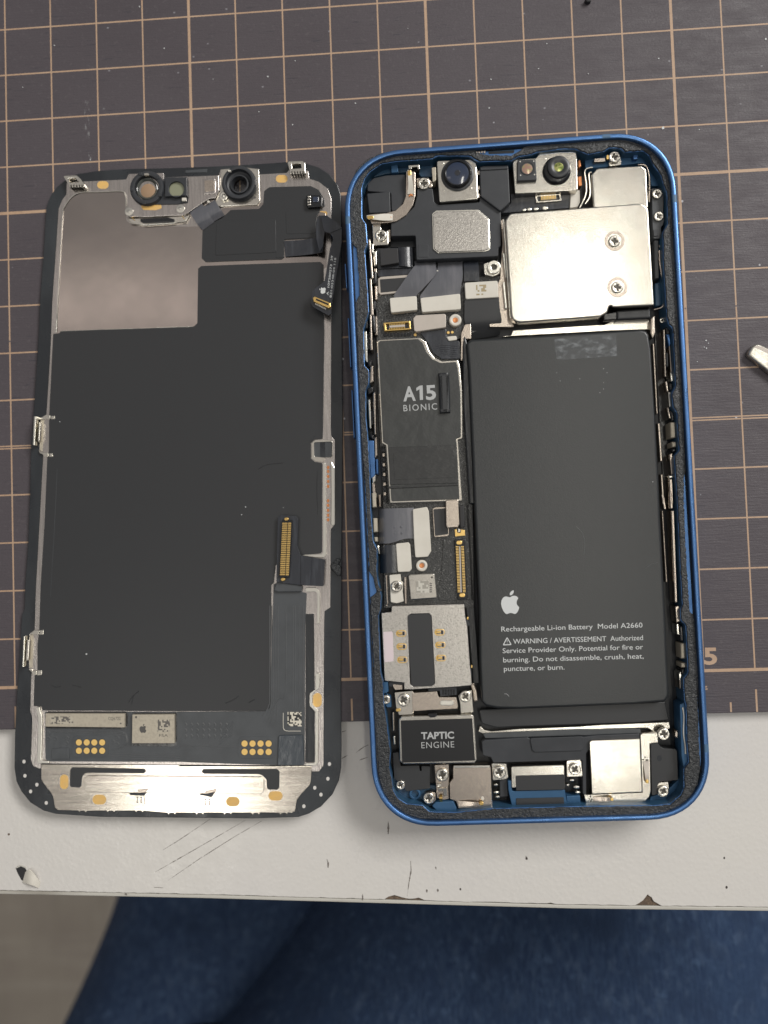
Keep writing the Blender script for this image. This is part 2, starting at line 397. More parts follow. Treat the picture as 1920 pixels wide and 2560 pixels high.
def text(S, name, cr, string, p0, p1, h, mat, parent, cap=None, bold=0., spacing=1.0):
    """lettering on a surface: baseline from p0 to p1; cap = height of the capitals in crop px"""
    cu = bpy.data.curves.new('t', 'FONT'); cu.body = string; cu.size = 1; cu.resolution_u = 3; cu.offset = bold; cu.space_character = spacing
    ob = bpy.data.objects.new('t', cu); COL.objects.link(ob)
    bpy.context.view_layer.update()
    me = bpy.data.meshes.new_from_object(ob.evaluated_get(bpy.context.evaluated_depsgraph_get()))
    vs = [v.co.copy() for v in me.vertices]; fs = [tuple(p.vertices) for p in me.polygons]
    bpy.data.objects.remove(ob); bpy.data.curves.remove(cu); bpy.data.meshes.remove(me)
    x0, x1_ = min(v.x for v in vs), max(v.x for v in vs)
    A, B = S.xy(cr, [p0, p1], h); X = B - A; kx = X.length / (x1_ - x0); X.normalize(); Y = Vector((-X.y, X.x))
    ky = kx
    if cap:
        pxmm = (S.xy(cr, [(p0[0] + 100, p0[1])], h)[0] - A).length / 100; ky = cap * pxmm / .73
    V = []
    for v in vs:
        p = A + X * ((v.x - x0) * kx) + Y * (v.y * ky); V.append((p.x, p.y, S.z(p, h)))
    return emit(name, V, fs, mat, parent, 0)
APPLE = [(50, 30), (62, 24), (74, 22), (86, 26), (95, 34), (88, 41), (84, 50), (85, 60), (91, 69), (98, 73), (94, 85), (86, 97), (77, 103), (69, 102), (60, 99), (51, 98), (42, 100), (34, 103), (26, 101), (16, 90), (8, 75), (4, 58), (6, 43), (14, 31), (25, 25), (37, 26)]
LEAF = [(50, 21), (50, 13), (55, 5), (63, 0), (71, -2), (71, 6), (67, 14), (60, 20)]
def fruit_logo(S, cr, x0, y0, x1_, y1_, h, mat, parent, rot=0):
    kx, ky = (x1_ - x0) / 100, (y1_ - y0) / 105; cx, cy = (x0 + x1_) / 2, (y0 + y1_) / 2
    def tr(p):
        X, Y = (p[0] - 50) * kx, (p[1] - 50.5) * ky; c, s = math.cos(rot), math.sin(rot)
        return (cx + X * c - Y * s, cy + X * s + Y * c)
    V, F = [], []
    for loop in (APPLE, LEAF):
        p = S.xy(cr, [tr(q) for q in loop], h); p = rounded(p, .6, 3); st = len(V); V += [(q.x, q.y, S.z(q, h)) for q in p]
        F += [tuple(st + i for i in t) for t in tessellate_polygon([[Vector((q.x, q.y, 0)) for q in p]])]
    return emit('logo', V, F, mat, parent, 0)
def ragged(p, step=.35, amp=.09):
    out = []
    for i in range(len(p)):
        a, b = p[i], p[(i + 1) % len(p)]; n = max(1, int((b - a).length / step))
        for j in range(n): out.append(a.lerp(b, j / n) + Vector((random.uniform(-amp, amp), random.uniform(-amp, amp))))
    return out

# ================================================================== the floor, the desk, the mat
o = emit('floor', [(-900, -1200, -720), (1000, -1200, -720), (1000, 700, -720), (-900, 700, -720)], [(0, 1, 2, 3)], 'floor_carpet', None)
o['kind'] = 'structure'; o['label'] = 'beige grey patterned floor below the desk'

ZD = -2.0
fe = [survey(u, v, ZD) for u, v in ((0, 2226), (500, 2236), (960, 2249), (1430, 2262), (1920, 2268))]
dl, dr = fe[0] + (fe[0] - fe[1]) * 1.0, fe[-1] + (fe[-1] - fe[-2]) * 1.0
front = [dl] + fe + [dr]
DSK = root('desk', (46, -30, -30), 'white textured desk top with scratches and a chipped front edge', 'desk')
SD = Surf(DSK, 0, 0, ZD)
chipA = [(0, 462), (20, 452), (45, 448), (75, 456), (110, 463), (150, 458), (175, 470)]
chipB = [(1085, 492), (1120, 470), (1140, 445), (1148, 452), (1155, 455), (1165, 475), (1200, 493)]
line = []
for i, p in enumerate(front):
    line.append(p)
    if i == 3: line += SD.xy(t2, chipA[1:], 0)
    if i == 3: line += SD.xy(t2, [(250, 472), (365, 477), (500, 477), (700, 484), (720, 481), (740, 485), (1000, 490)], 0); line += SD.xy(t2, chipB, 0)
line = sorted(line, key=lambda q: q.x)
top = []
for i in range(len(line) - 1):
    n = max(1, int((line[i + 1] - line[i]).length / .8))
    for j in range(n): q = line[i].lerp(line[i + 1], j / n); top.append(q + Vector((0, random.uniform(-.05, .07))))
top.append(line[-1])
solid(SD, 'desk_top', [top + [Vector((dr.x, 210)), Vector((dl.x, 210))]], -19, 0, 'desk_white', DSK, bev=.12)
inner = [Vector((q.x, q.y - .05)) for q in front]
core = [Vector((q.x, q.y + 3)) for q in front]
solid(SD, 'core_board', [[Vector((q.x, q.y + .02)) for q in front] + core[::-1]], -18.6, -.28, 'chipboard', DSK, bev=0)
band = [Vector((q.x, q.y - .12)) for q in front] + [Vector((q.x, q.y - .85)) for q in front][::-1]
solid(SD, 'edge_band', [band], -19, -.14, 'edge_band', DSK, bev=.18, seg=3)
def scratch(pts, wd, name='scratch', mat='scratch_dark', cr=t1):
    P = SD.xy(cr, pts, .012); Lf, Rt = [], []
    Q = []
    for i in range(len(P) - 1):
        for j in range(8): Q.append(P[i].lerp(P[i + 1], j / 8))
    Q.append(P[-1])
    for i, q in enumerate(Q):
        tg = (Q[min(i + 1, len(Q) - 1)] - Q[max(i - 1, 0)]).normalized(); n = Vector((-tg.y, tg.x)); e = wd * (.35 + .65 * math.sin(math.pi * i / (len(Q) - 1))) * random.uniform(.5, 1.2)
        Lf.append(q + n * e / 2); Rt.append(q - n * e / 2)
    V = [(q.x, q.y, SD.z(q, .012)) for q in Lf + Rt]; n = len(Q)
    emit(name, V, [(i, i + 1, n + i + 1, n + i) for i in range(n - 1)], mat, DSK, 0)
scratch([(910, 115), (830, 170), (770, 210), (705, 250)], .15)
scratch([(1060, 122), (900, 215), (760, 295), (660, 352)], .17)
scratch([(1130, 125), (1010, 195), (860, 290), (726, 382)], .16)
scratch([(665, 412), (705, 414)], .2)
scratch([(1412, 290), (1418, 308), (1417, 328)], .42)
scratch([(1566, 440), (1567, 468)], .3)
scratch([(540, 436), (548, 446)], .5)
scratch([(115, 298), (117, 340), (108, 390), (100, 450)], .26, cr=t2)
scratch([(18, 128), (19, 150), (18, 182)], .42, cr=t2)
scratch([(184, 420), (186, 434)], .4, cr=t2); scratch([(232, 418), (233, 432)], .4, cr=t2); scratch([(612, 276), (620, 292)], .4, cr=t2); scratch([(222, 322), (226, 334)], .3, cr=t2)
scratch([(1590, 840), (1659, 800)], .2, cr=d4); scratch([(1595, 580), (1640, 565)], .2, cr=d4)
scratch([(0, 870), (60, 825), (110, 800)], .2, cr=a7); scratch([(30, 935), (110, 905)], .2, cr=a7)
plate(SD, 'stain', t1, ell(38, 183, 5, 5, 10), 0.0, .012, 'chipboard', DSK, bev=0)
for x, y, r_ in ((1470, 285, 4), (1480, 412, 5), (615, 288, 4), (330, 420, 4), (820, 100, 3)): plate(SD, 'stain', t2, ell(x, y, r_, r_ * 1.3, 9), 0, .012, 'seam_dark', DSK, bev=0)
# the gouge at the left, with its lifted flake
plate(SD, 'gouge', t1, [(66, 326), (80, 317), (110, 330), (118, 345), (106, 388), (92, 380), (78, 355)], 0, .015, 'rubber', DSK, r=.5, bev=0)
plate(SD, 'gouge_rim', t1, [(66, 326), (86, 315), (112, 322), (112, 330), (90, 321), (72, 330)], 0, .12, 'edge_band', DSK, r=.2, bev=.05)
ribbon(SD, 'flake', t1, [((112, 345), (100, 390), .05), ((124, 336), (122, 396), .6), ((140, 346), (140, 402), .7), ((158, 366), (154, 408), .4), ((174, 392), (168, 414), .05)], 'pad_ivory', DSK, th=.3)

me0, me1 = survey(907, 1805, 0), survey(1800, 1783.5, 0)
me2 = survey(38, 1824, 0)
sl = (me1.y - me2.y) / (me1.x - me2.x)
edge = lambda x: me1.y + (x - me1.x) * sl
MAT = root('cutting_mat', (46, 60, ZD), 'dark grey cutting mat with a tan centimetre grid under both halves of the phone', 'cutting mat')
SM = Surf(MAT, 0, 0, 0)
solid(SM, 'mat_sheet', [[Vector((-75, edge(-75))), Vector((150, edge(150))), Vector((150, 175)), Vector((-75, 175))]], ZD, 0, 'mat_vinyl', MAT, bev=.25)
def strip(p, q, wd, z=.006):
    d = (q - p).normalized(); n = Vector((-d.y, d.x)) * wd / 2
    return [(p.x + n.x, p.y + n.y, z), (q.x + n.x, q.y + n.y, z), (q.x - n.x, q.y - n.y, z), (p.x - n.x, p.y - n.y, z)]
def lines(name, items, mat='print_tan', z=.006):
    V, F = [], []
    for p, q, wd in items:
        st = len(V); V += strip(p, q, wd, z); F.append((st, st + 1, st + 2, st + 3))
    emit(name, V, F, mat, MAT, 0)
for i in range(-7, 15):
    x = i * 10; wd = .56 if i % 5 == 0 else .30
    lines('grid_line', [(Vector((x, 0)), Vector((x, 174)), wd)], z=.008)
for j in range(0, 18):
    y = j * 10
    if j == 5: lines('grid_line', [(Vector((-70, y + .28)), Vector((140, y + .28)), .26), (Vector((-70, y - .22)), Vector((140, y - .22)), .26)])
    else: lines('grid_line', [(Vector((-70, y)), Vector((140, y)), .62 if j in (0, 10) else .31)])
for i in range(-7, 15):
    ln = 4.4
    lines('scale_mark', [(Vector((i * 10, -3.9)), Vector((i * 10, -3.9 - ln)), .36)])
    lines('scale_mark', [(Vector((i * 10 + 5, -6.3)), Vector((i * 10 + 5, -6.3 - 1.9)), .36)])
S5 = crop(1640, 1100, 774 / 280)
text(SM, 'number', S5, '5', (330, 1548), (424, 1548), .01, 'print_tan', MAT, cap=118, bold=.03)
text(SM, 'number', S5, '=', (322, 1745), (360, 1738), .01, 'print_tan', MAT, bold=.02)
def dust(cr, x, y, r_, mat='print_white'):
    p = [(x + r_ * random.uniform(.5, 1.2) * math.cos(a * .9), y + r_ * random.uniform(.5, 1.2) * math.sin(a * .9)) for a in range(7)]
    plate(SM, 'dust_speck', cr, p, 0, .1, mat, MAT, bev=.02)
m1, m2 = crop(0, 0, 1.728), crop(960, 0, 1.728)
for x, y, r_ in ((235, 195, 3), (709, 208, 3), (602, 28, 3.5), (1157, 330, 3.5), (1535, 446, 4), (1275, 262, 2.5), (1264, 538, 3), (920, 342, 2), (390, 690, 2.5), (1118, 482, 2.5), (98, 376, 2.5)): dust(m1, x, y, r_)
for x, y, r_ in ((703, 188, 3), (668, 296, 3), (462, 342, 3), (455, 466, 3.5), (1186, 252, 4), (1205, 552, 8), (1362, 560, 3), (1650, 168, 5), (883, 318, 2.5), (103, 122, 2)): dust(m2, x, y, r_)
for x, y, r_ in ((235, 285, 20), (285, 350, 14), (240, 465, 17), (190, 440, 14), (30, 775, 15)): dust(tt, x, y, r_)
mk('scuff', (.36, .36, .37), .7, alpha=(1.0, (.7, 1.6, 1), .52, .68, .6))
plate(SM, 'scuff_mark', m1, [(362, 430), (384, 432), (388, 560), (384, 640), (402, 700), (388, 695), (370, 620)], 0, .012, 'scuff', MAT, bev=0)
plate(SM, 'scuff_mark', m1, [(440, 455), (452, 450), (455, 470), (442, 475)], 0, .012, 'scuff', MAT, bev=0)
o = plate(SM, 'rubber_crumb', m2, [(866, -6), (882, -10), (898, -2), (892, 6), (876, 7)], 0, .9, 'rubber', None, r=.3, bev=.25)
o.parent = None; o.location += MAT.location
o['label'] = 'tiny black crumb lying on the mat at the top of the picture'; o['category'] = 'crumb'

# ================================================================== the pry tool at the right
TOOL = root('pry_tool', (122, 60, 0), 'steel pry tool with a worn rounded tip on the mat at the right edge', 'tool')
STl = Surf(TOOL)
tip = [(1222, 640), (1212, 590), (1225, 540), (1285, 440), (1340, 390), (1385, 370), (1440, 364), (1500, 380), (1659, 455), (3200, 1150), (2900, 1900), (1659, 985)]
plate(STl, 'blade', tt, tip, .15, 1.5, 'tool_steel', TOOL, r=.6, bev=.5, seg=5)
plate(STl, 'ground_facet', tt, [(1330, 448), (1420, 470), (1659, 590), (3000, 1215), (3120, 1160), (1659, 492), (1500, 420), (1440, 405), (1375, 412)], 1.40, 1.53, 'pad_taupe', TOOL, r=.2, bev=.03)

# ================================================================== the person in jeans
def person():
    P = [(-60, -345, -200), (-50, -300, -225), (10, 80, -235), (10, 110, -640), (-12, -310, -150), (205, 45, -150), (190, 110, -640), (10, 190, -690), (190, 190, -690), (20, -330, 60), (40, -290, 290), (44, -235, 410), (46, -175, 530)]  # torso and head are out of view, added to shade desk and reflections
    Rd = [100, 98, 70, 48, 112, 84, 48, 32, 32, 125, 150, 60, 88]
    E_ = [(0, 1), (1, 2), (2, 3), (0, 4), (4, 5), (5, 6), (3, 7), (6, 8), (0, 9), (9, 10), (10, 11), (11, 12)]
    me = bpy.data.meshes.new('person'); me.from_pydata([Vector(p) * MM for p in P], E_, [])
    ob = bpy.data.objects.new('person', me); COL.objects.link(ob)
    ob.modifiers.new('s', 'SKIN'); sv = me.skin_vertices[0].data
    for i, (v, r_) in enumerate(zip(sv, Rd)): v.radius = (r_ * MM * (1.35 if i in (9, 10) else 1), r_ * MM * (.8 if i in (9, 10) else 1))
    sv[0].use_root = True
    sub = ob.modifiers.new('u', 'SUBSURF'); sub.levels = 4; sub.render_levels = 4
    bpy.context.view_layer.update()
    m = bpy.data.meshes.new_from_object(ob.evaluated_get(bpy.context.evaluated_depsgraph_get()))
    bpy.data.objects.remove(ob)
    from mathutils import noise
    for v in m.vertices:
        c = v.co * 1000
        f = math.sin((c.x * .82 + c.y * .57) / 21 + 2.2 * noise.noise(c * .012)) * 2.2 + noise.noise(c * .02) * 5 + noise.noise(c * .06) * 2
        v.co += Vector((0, 0, 1)) * f * MM
    me2 = m
    me2.shade_smooth(); me2.materials.clear(); me2.materials.append(MATS['denim']); me2.materials.append(MATS['shirt_dark'])
    for f in me2.polygons:
        if f.center.z > -.06 and f.center.y < -.19: f.material_index = 1
    o = bpy.data.objects.new('person', me2); COL.objects.link(o)
    o['label'] = 'person in dark blue jeans sitting at the desk, only the lap in view'; o['category'] = 'person'
person()

# ================================================================== the opened phone body
SLOPE, YB = 2.0 / 131, -8.5
PH = root('phone_body', (65.4, 38.8, 0), 'opened blue phone body showing its battery, boards and metal shields, right of the lifted display', 'phone')
S = Surf(PH, SLOPE, YB)
ROT = math.radians(.80); PCX, PCY, PW, PHH = 65.35, 38.83, 64.15, 131.75
def rr(d, r0=12.2, n=12):
    hw, hh, r_ = PW / 2 - d, PHH / 2 - d, max(.5, r0 - d); out = []
    e = 2.25                                              # slightly squarer than a circle
    for q, (sx_, sy_) in enumerate(((1, 1), (-1, 1), (-1, -1), (1, -1))):
        for i in range(n + 1):
            a = math.pi / 2 * i / n
            if q % 2: a = math.pi / 2 - a
            x = sx_ * (hw - r_ + r_ * math.cos(a) ** (2 / e) if math.cos(a) > 1e-9 else hw - r_)
            y = sy_ * (hh - r_ + r_ * math.sin(a) ** (2 / e) if math.sin(a) > 1e-9 else hh - r_)
            out.append(Vector((PCX + x * math.cos(ROT) - y * math.sin(ROT), PCY + x * math.sin(ROT) + y * math.cos(ROT))))
    return out
def loft(name, prof, mat, parent=PH):
    V, F = [], []; n = None
    for d, h in prof:
        p = rr(d); n = len(p); V += [(q.x, q.y, S.z(q, h)) for q in p]
    for j in range(len(prof) - 1): F += [(j * n + i, j * n + (i + 1) % n, (j + 1) * n + (i + 1) % n, (j + 1) * n + i) for i in range(n)]
    return emit(name, V, F, mat, parent, 45)
loft('frame', [(.9, .05), (.25, .45), (0, 1.0), (0, 6.2), (.06, 6.55), (.18, 6.78), (.36, 6.87), (.9, 6.89), (1.0, 6.8), (1.03, 6.5), (1.05, 5.7)], 'blue_rim')
solid(S, 'back_plate', [rr(.7)], 0, .9, 'cavity', PH, bev=.2)
# the camera plateau on the underside, on which the upper end rests
solid(S, 'camera_plateau', [rounded([Vector((64, 72)), Vector((92, 72)), Vector((92, 100)), Vector((64, 100))], 5)], -1.45, .05, 'blue_rim', PH, bev=.2)
# inner edge of the ledge
ledge = [(a1, [(190, 520), (215, 440), (260, 380), (360, 312), (480, 292), (800, 268), (840, 242), (1120, 245), (1200, 295), (1480, 285), (1540, 250), (1659, 228)]),
         (a2, [(330, 208), (540, 182), (650, 182), (720, 215), (760, 230), (900, 204), (950, 172), (1040, 175), (1080, 212), (1240, 200), (1285, 240), (1330, 330), (1385, 405), (1410, 490), (1440, 560), (1445, 830), (1405, 900), (1410, 1200), (1440, 1640)]),
         (a4, [(1455, 110), (1490, 140), (1500, 300), (1515, 640), (1482, 700), (1492, 820), (1525, 870), (1545, 1200), (1505, 1240), (1512, 1400)]),
         (a6, [(1355, 30), (1375, 500), (1398, 930), (1402, 980), (1382, 1010), (1386, 1110), (1430, 1150), (1450, 1560), (1412, 1610)]),
         (a8, [(1412, 300), (1420, 420), (1432, 460), (1442, 820), (1455, 950), (1412, 1010), (1415, 1170), (1390, 1230), (1300, 1312), (1150, 1325), (540, 1332), (0, 1345)]),
         (a7, [(1180, 1352), (860, 1385), (640, 1380), (570, 1322), (440, 1310), (360, 1260), (322, 1190), (310, 1080), (290, 1000), (300, 880), (280, 700), (262, 560), (240, 420), (235, 250)]),
         (a5, [(215, 1560), (195, 1070), (215, 1010), (220, 900), (182, 720), (185, 500), (150, 420), (130, 150)]),
         (a3, [(262, 1450), (245, 1110), (225, 900), (225, 670), (252, 620), (250, 500), (212, 465), (205, 150)]),
         (a1, [(250, 1590), (240, 1400), (215, 1060), (238, 1000), (226, 830), (192, 780)])]
LH = 5.75
lp = [q for cr, pts in ledge for q in S.xy(cr, pts, LH)]
lp = rounded(lp, .8, 2)
LG = solid(S, 'ledge', [rr(1.04), lp], 1.0, LH - .3, 'blue_plastic', PH, bev=0)
solid(S, 'ledge_face', [rr(1.04), lp], LH - .3, LH, 'blue_rim', LG, bev=.10)
solid(S, 'cavity_floor', [rr(2.2)], .85, 1.15, 'cavity', PH, bev=0)
glue_out = [(a1, [(85, 600), (95, 480), (140, 360), (230, 272), (340, 218), (480, 192), (800, 175), (1155, 158), (1180, 215), (1270, 232), (1480, 236), (1540, 205), (1600, 160), (1659, 135)]),
            (a2, [(300, 128), (700, 108), (1050, 92), (1180, 108), (1300, 178), (1390, 280), (1450, 400), (1482, 520), (1492, 700), (1530, 1200), (1543, 1640)]),
            (a4, [(1557, 300), (1582, 800), (1603, 1380), (1590, 1430)]),
            (a6, [(1417, 60), (1424, 300), (1452, 800), (1465, 990), (1472, 1040), (1500, 1060), (1517, 1300), (1540, 1600)]),
            (a8, [(1536, 400), (1550, 850), (1560, 1000), (1535, 1150), (1475, 1260), (1400, 1332), (1300, 1382), (1150, 1410), (800, 1422), (0, 1432)]),
            (a7, [(1000, 1452), (560, 1442), (430, 1402), (300, 1312), (232, 1200), (200, 1080), (180, 800), (160, 400), (150, 50)]),
            (a5, [(126, 1000), (126, 905), (165, 878), (178, 865), (172, 820), (152, 745), (115, 685), (105, 450), (85, 20)]),
            (a3, [(180, 1000), (160, 500), (150, 200), (140, 20)]),
            (a1, [(132, 1520), (168, 1440), (160, 1250), (142, 1040), (102, 990), (85, 850), (80, 700)])]
go = [q for cr, pts in glue_out for q in S.xy(cr, pts, LH + .35)]
gi = inset(lp if sarea(lp) > 0 else lp[::-1], -.10)
GLUE = solid(S, 'adhesive_gasket', [ragged(go, .4, .07), ragged(gi, .45, .06)], LH - .1, LH + .38, 'adhesive', PH, bev=.12)
plate(S, 'adhesive_tear', a5, [(150, 745), (175, 745), (200, 830), (222, 840), (220, 858), (195, 862), (175, 905), (160, 900), (185, 860), (165, 825)], LH, LH + .5, 'adhesive', PH, r=.15, bev=.12)
loft('seal_lip', [(1.06, LH), (1.08, LH + .32), (1.28, LH + .34), (1.34, LH)], 'black_gloss')
# antenna breaks in the rim
def rim_piece(name, side, c0, c1, mat):
    prof = [(-.012, 1.2), (-.012, 6.2), (.05, 6.56), (.172, 6.79), (.352, 6.882), (.9, 6.902), (1.0, 6.81), (1.02, 6.5)]
    V, F = [], []
    for c in (c0, c1):
        for d, h in prof:
            x, y = {'l': (-(PW / 2 - d), c), 'r': (PW / 2 - d, c), 't': (c, PHH / 2 - d)}[side]
            q = Vector((PCX + x * math.cos(ROT) - y * math.sin(ROT), PCY + x * math.sin(ROT) + y * math.cos(ROT))); V.append((q.x, q.y, S.z(q, h)))
    n = len(prof); F = [(i, i + 1, n + i + 1, n + i) for i in range(n - 1)]
    return emit(name, V, F, mat, PH, 45)
for side, px_ in (('l', a1(55, 798)), ('t', a2(918, 58)), ('r', a2(1530, 608)), ('r', a8(1600, 832))):
    q = survey(*px_, 6.8, SLOPE, YB) - Vector((PCX, PCY)); qx, qy = q.x * math.cos(ROT) + q.y * math.sin(ROT), -q.x * math.sin(ROT) + q.y * math.cos(ROT)
    c = qx if side == 't' else qy
    rim_piece('antenna_break', side, c - .75, c + .75, 'blue_break')
# side buttons on the left
for cr, pts in ((a1, [(38, 1170), (52, 1170), (66, 1385), (52, 1385)]), (a3, [(64, 50), (80, 50), (100, 480), (86, 480)]), (a3, [(96, 672), (110, 672), (130, 1090), (116, 1090)])):
    plate(S, 'side_button', cr, pts, 2.4, 5.2, 'blue_rim', PH, r=.25, bev=.2)
# top edge contacts and slot
b = plate(S, 'slot_recess', a1, [(1275, 180), (1500, 165), (1510, 205), (1290, 225)], LH, LH + .03, 'blue_plastic', PH, r=.2, bev=0)
plate(S, 'slot_opening', a1, [(1280, 205), (1500, 195), (1505, 215), (1285, 225)], LH + .03, LH + .07, 'cavity', b, r=.15, bev=0)
for i in range(4): plate(S, 'contact_finger', a1, rect(1172 + i * 23, 172, 1188 + i * 23, 216), LH, LH + .25, 'steel_warm', PH, bev=.05)
plate(S, 'flex_tab', a1, [(1525, 138), (1610, 130), (1610, 150), (1525, 158)], LH, LH + .42, 'flex_grey', PH, bev=.03)

# ---- upper left: speaker, contacts
SPK = plate(S, 'earpiece_module', a1, [(440, 935), (440, 820), (560, 760), (640, 680), (665, 590), (665, 525), (800, 520), (815, 640), (850, 662), (1205, 640), (1212, 560), (1390, 720), (1390, 1015), (1370, 1035), (1368, 1108), (660, 1140), (652, 930)], 1.2, 4.3, 'black_plastic', r=.35, bev=.15)
plate(S, 'raised_block', a1, [(1205, 335), (1240, 325), (1455, 320), (1470, 640), (1385, 718), (1215, 590)], 1.2, 4.9, 'black_plastic', SPK, r=.3, bev=.2)
plate(S, 'ridge', a1, [(1212, 338), (1450, 325), (1453, 352), (1214, 366)], 4.85, 5.1, 'black_plastic', SPK, r=.2, bev=.12)
plate(S, 'metal_surround', a1, [(795, 740), (830, 712), (1195, 704), (1292, 788), (1297, 1055), (1255, 1068), (850, 1082), (803, 1045)], 4.25, 4.42, 'steel_bright', SPK, r=.5, bev=.06)
plate(S, 'metal_cover', a1, [(803, 746), (835, 722), (1190, 714), (1284, 794), (1287, 1045), (1245, 1058), (853, 1072), (812, 1038)], 4.3, 4.7, 'steel_grain', SPK, r=.5, bev=.1)
plate(S, 'soft_pad', a1, rect(675, 1005, 762, 1115), 4.28, 4.37, 'black_plastic', SPK, r=.1, bev=.03)
AB = plate(S, 'antenna_bracket', a1, [(235, 545), (240, 480), (290, 432), (400, 408), (565, 400), (572, 600), (520, 690), (445, 725), (440, 560)], 1.2, 4.0, 'black_plastic', r=.4, bev=.12)
plate(S, 'bracket_box', a1, [(232, 565), (432, 548), (437, 728), (252, 735)], 1.2, 4.6, 'black_plastic', AB, r=.2, bev=.15)
plate(S, 'blue_catch', a1, [(440, 312), (500, 308), (503, 382), (443, 386)], 2, 4.4, 'blue_inner', PH, r=.15, bev=.12)
plate(S, 'blue_shelf', a1, [(205, 600), (215, 480), (280, 390), (380, 330), (800, 290), (815, 420), (700, 420), (640, 330), (580, 380), (400, 395), (280, 425), (228, 500)], 1.2, 3.0, 'blue_plastic', PH, r=.3, bev=.1)
CS = plate(S, 'contact_strip', a1, [(572, 372), (650, 378), (650, 590), (628, 670), (575, 748), (490, 802), (420, 818), (272, 826), (262, 795), (232, 788), (226, 752), (300, 742), (400, 735), (480, 712), (545, 655), (568, 590)], 3.9, 4.75, 'steel_warm', r=.25, bev=.06)
ribbon(S, 'spring_arm', a1, [((582, 572), (640, 568), 4.85), ((590, 500), (632, 496), 5.3), ((588, 430), (622, 428), 5.6), ((584, 365), (616, 365), 5.2)], 'pad_ivory', CS, th=.12)
plate(S, 'gold_tip', a1, capsule(599, 388, 16, 26), 5.3, 5.62, 'gold', CS, bev=.08)
ribbon(S, 'spring_arm', a1, [((455, 745), (455, 800), 4.85), ((380, 742), (375, 800), 5.15), ((300, 752), (300, 792), 5.4), ((235, 755), (238, 788), 5.1)], 'pad_ivory', CS, th=.12)
plate(S, 'gold_tip', a1, capsule(262, 771, 30, 15), 5.2, 5.5, 'gold', CS, bev=.08)
for x, y in ((415, 758), (436, 770), (415, 785), (610, 572), (622, 580), (600, 584)): plate(S, 'weld_dot', a1, ell(x, y, 8, n=10), 4.85, 4.98, 'copper', CS, bev=.03)
LT = plate(S, 'ground_tab', a1, [(278, 830), (352, 828), (355, 892), (415, 888), (418, 1008), (290, 1014)], 2, 3.9, 'steel', r=.15, bev=.08)
plate(S, 'side_fold', a1, [(420, 880), (434, 878), (434, 980), (420, 985)], 2, 3.6, 'steel_warm', LT, bev=.04)
screw(S, a1, 352, 925, 52, 4.35, LT)
T2 = plate(S, 'ground_tab', a1, [(662, 432), (760, 428), (795, 470), (800, 512), (670, 518)], 2.2, 4.3, 'steel_warm', r=.3, bev=.08)
screw(S, a1, 725, 475, 54, 4.75, T2)
plate(S, 'contact_clip', a1, [(590, 322), (686, 316), (690, 352), (672, 356), (668, 335), (620, 338), (618, 352), (594, 354)], 3, 5.0, 'steel', r=.06, bev=.06)
plate(S, 'brass_strip', a1, [(792, 342), (828, 335), (830, 452), (802, 468)], 2, 4.7, 'chip_beige', PH, r=.15, bev=.08)

# ---- front camera and sensors
CM = plate(S, 'front_camera', a1, [(835, 288), (850, 280), (1130, 268), (1180, 300), (1196, 612), (858, 640)], 1.2, 5.0, 'steel', r=.35, bev=.18)
lathe(S, 'lens_barrel', a1, 1015, 405, [(142, 4.9), (142, 5.15), (136, 5.25), (118, 5.25), (112, 5.1)], 'lens_ring', CM)
lathe(S, 'lens_housing', a1, 1015, 390, [(120, 5.0), (118, 6.1), (112, 6.25), (104, 6.25), (98, 6.05)], 'black_gloss', CM)
lathe(S, 'lens', a1, 1015, 388, [(100, 6.05), (80, 6.15), (50, 6.22), (20, 6.24), (0.1, 6.25)], 'lens_blue', CM)
lathe(S, 'iris', a1, 1015, 386, [(26, 6.2), (24, 6.27), (10, 6.28)], 'lens_glass', CM)
for x, y in ((885, 305), (1135, 300), (895, 540), (1130, 520)): plate(S, 'dimple', a1, ell(x, y, 13, n=14), 4.98, 5.06, 'steel', CM, bev=.04)
for y in (390, 520, 590): plate(S, 'side_clip', a1, rect(1192, y - 20, 1206, y + 12), 3.0, 4.6, 'steel_warm', CM, bev=.03)
DP = plate(S, 'sensor_module', a2, [(108, 292), (140, 268), (310, 258), (342, 215), (650, 198), (664, 215), (672, 538), (130, 566)], 1.2, 5.0, 'steel', r=.3, bev=.16)
pb_ = plate(S, 'projector_box', a2, [(152, 272), (308, 268), (318, 448), (150, 456)], 4.8, 5.9, 'black_plastic', DP, r=.12, bev=.12)
lathe(S, 'projector_rim', a2, 235, 348, [(62, 5.9), (60, 5.98), (54, 5.98), (52, 5.85)], 'lens_ring', pb_)
lathe(S, 'projector_window', a2, 235, 348, [(54, 5.85), (40, 5.93), (0.1, 5.95)], 'lens_pink', pb_)
for x, y in ((175, 290), (292, 286), (178, 408), (298, 402)): plate(S, 'corner_dot', a2, ell(x, y, 6, n=8), 5.88, 5.93, 'pad_ivory', pb_, bev=0)
lathe(S, 'lens_barrel', a2, 495, 358, [(124, 4.9), (122, 5.4), (110, 5.7), (100, 5.75)], 'black_gloss', DP)
lathe(S, 'lens_housing', a2, 508, 335, [(104, 5.4), (96, 6.2), (90, 6.3), (56, 6.3), (44, 6.12)], 'lens_ring', DP)
lathe(S, 'lens', a2, 508, 335, [(46, 6.1), (30, 6.16), (0.1, 6.2)], 'pupil', DP)
for x, y in ((597, 248), (608, 465), (385, 265), (392, 480)): plate(S, 'dimple', a2, ell(x, y, 13, n=14), 4.98, 5.06, 'steel', DP, bev=.04)
plate(S, 'dark_flex', a2, [(95, 570), (612, 560), (615, 690), (0, 735), (20, 700), (95, 650)], 1.2, 3.0, 'flex_dark', r=.2, bev=.05)
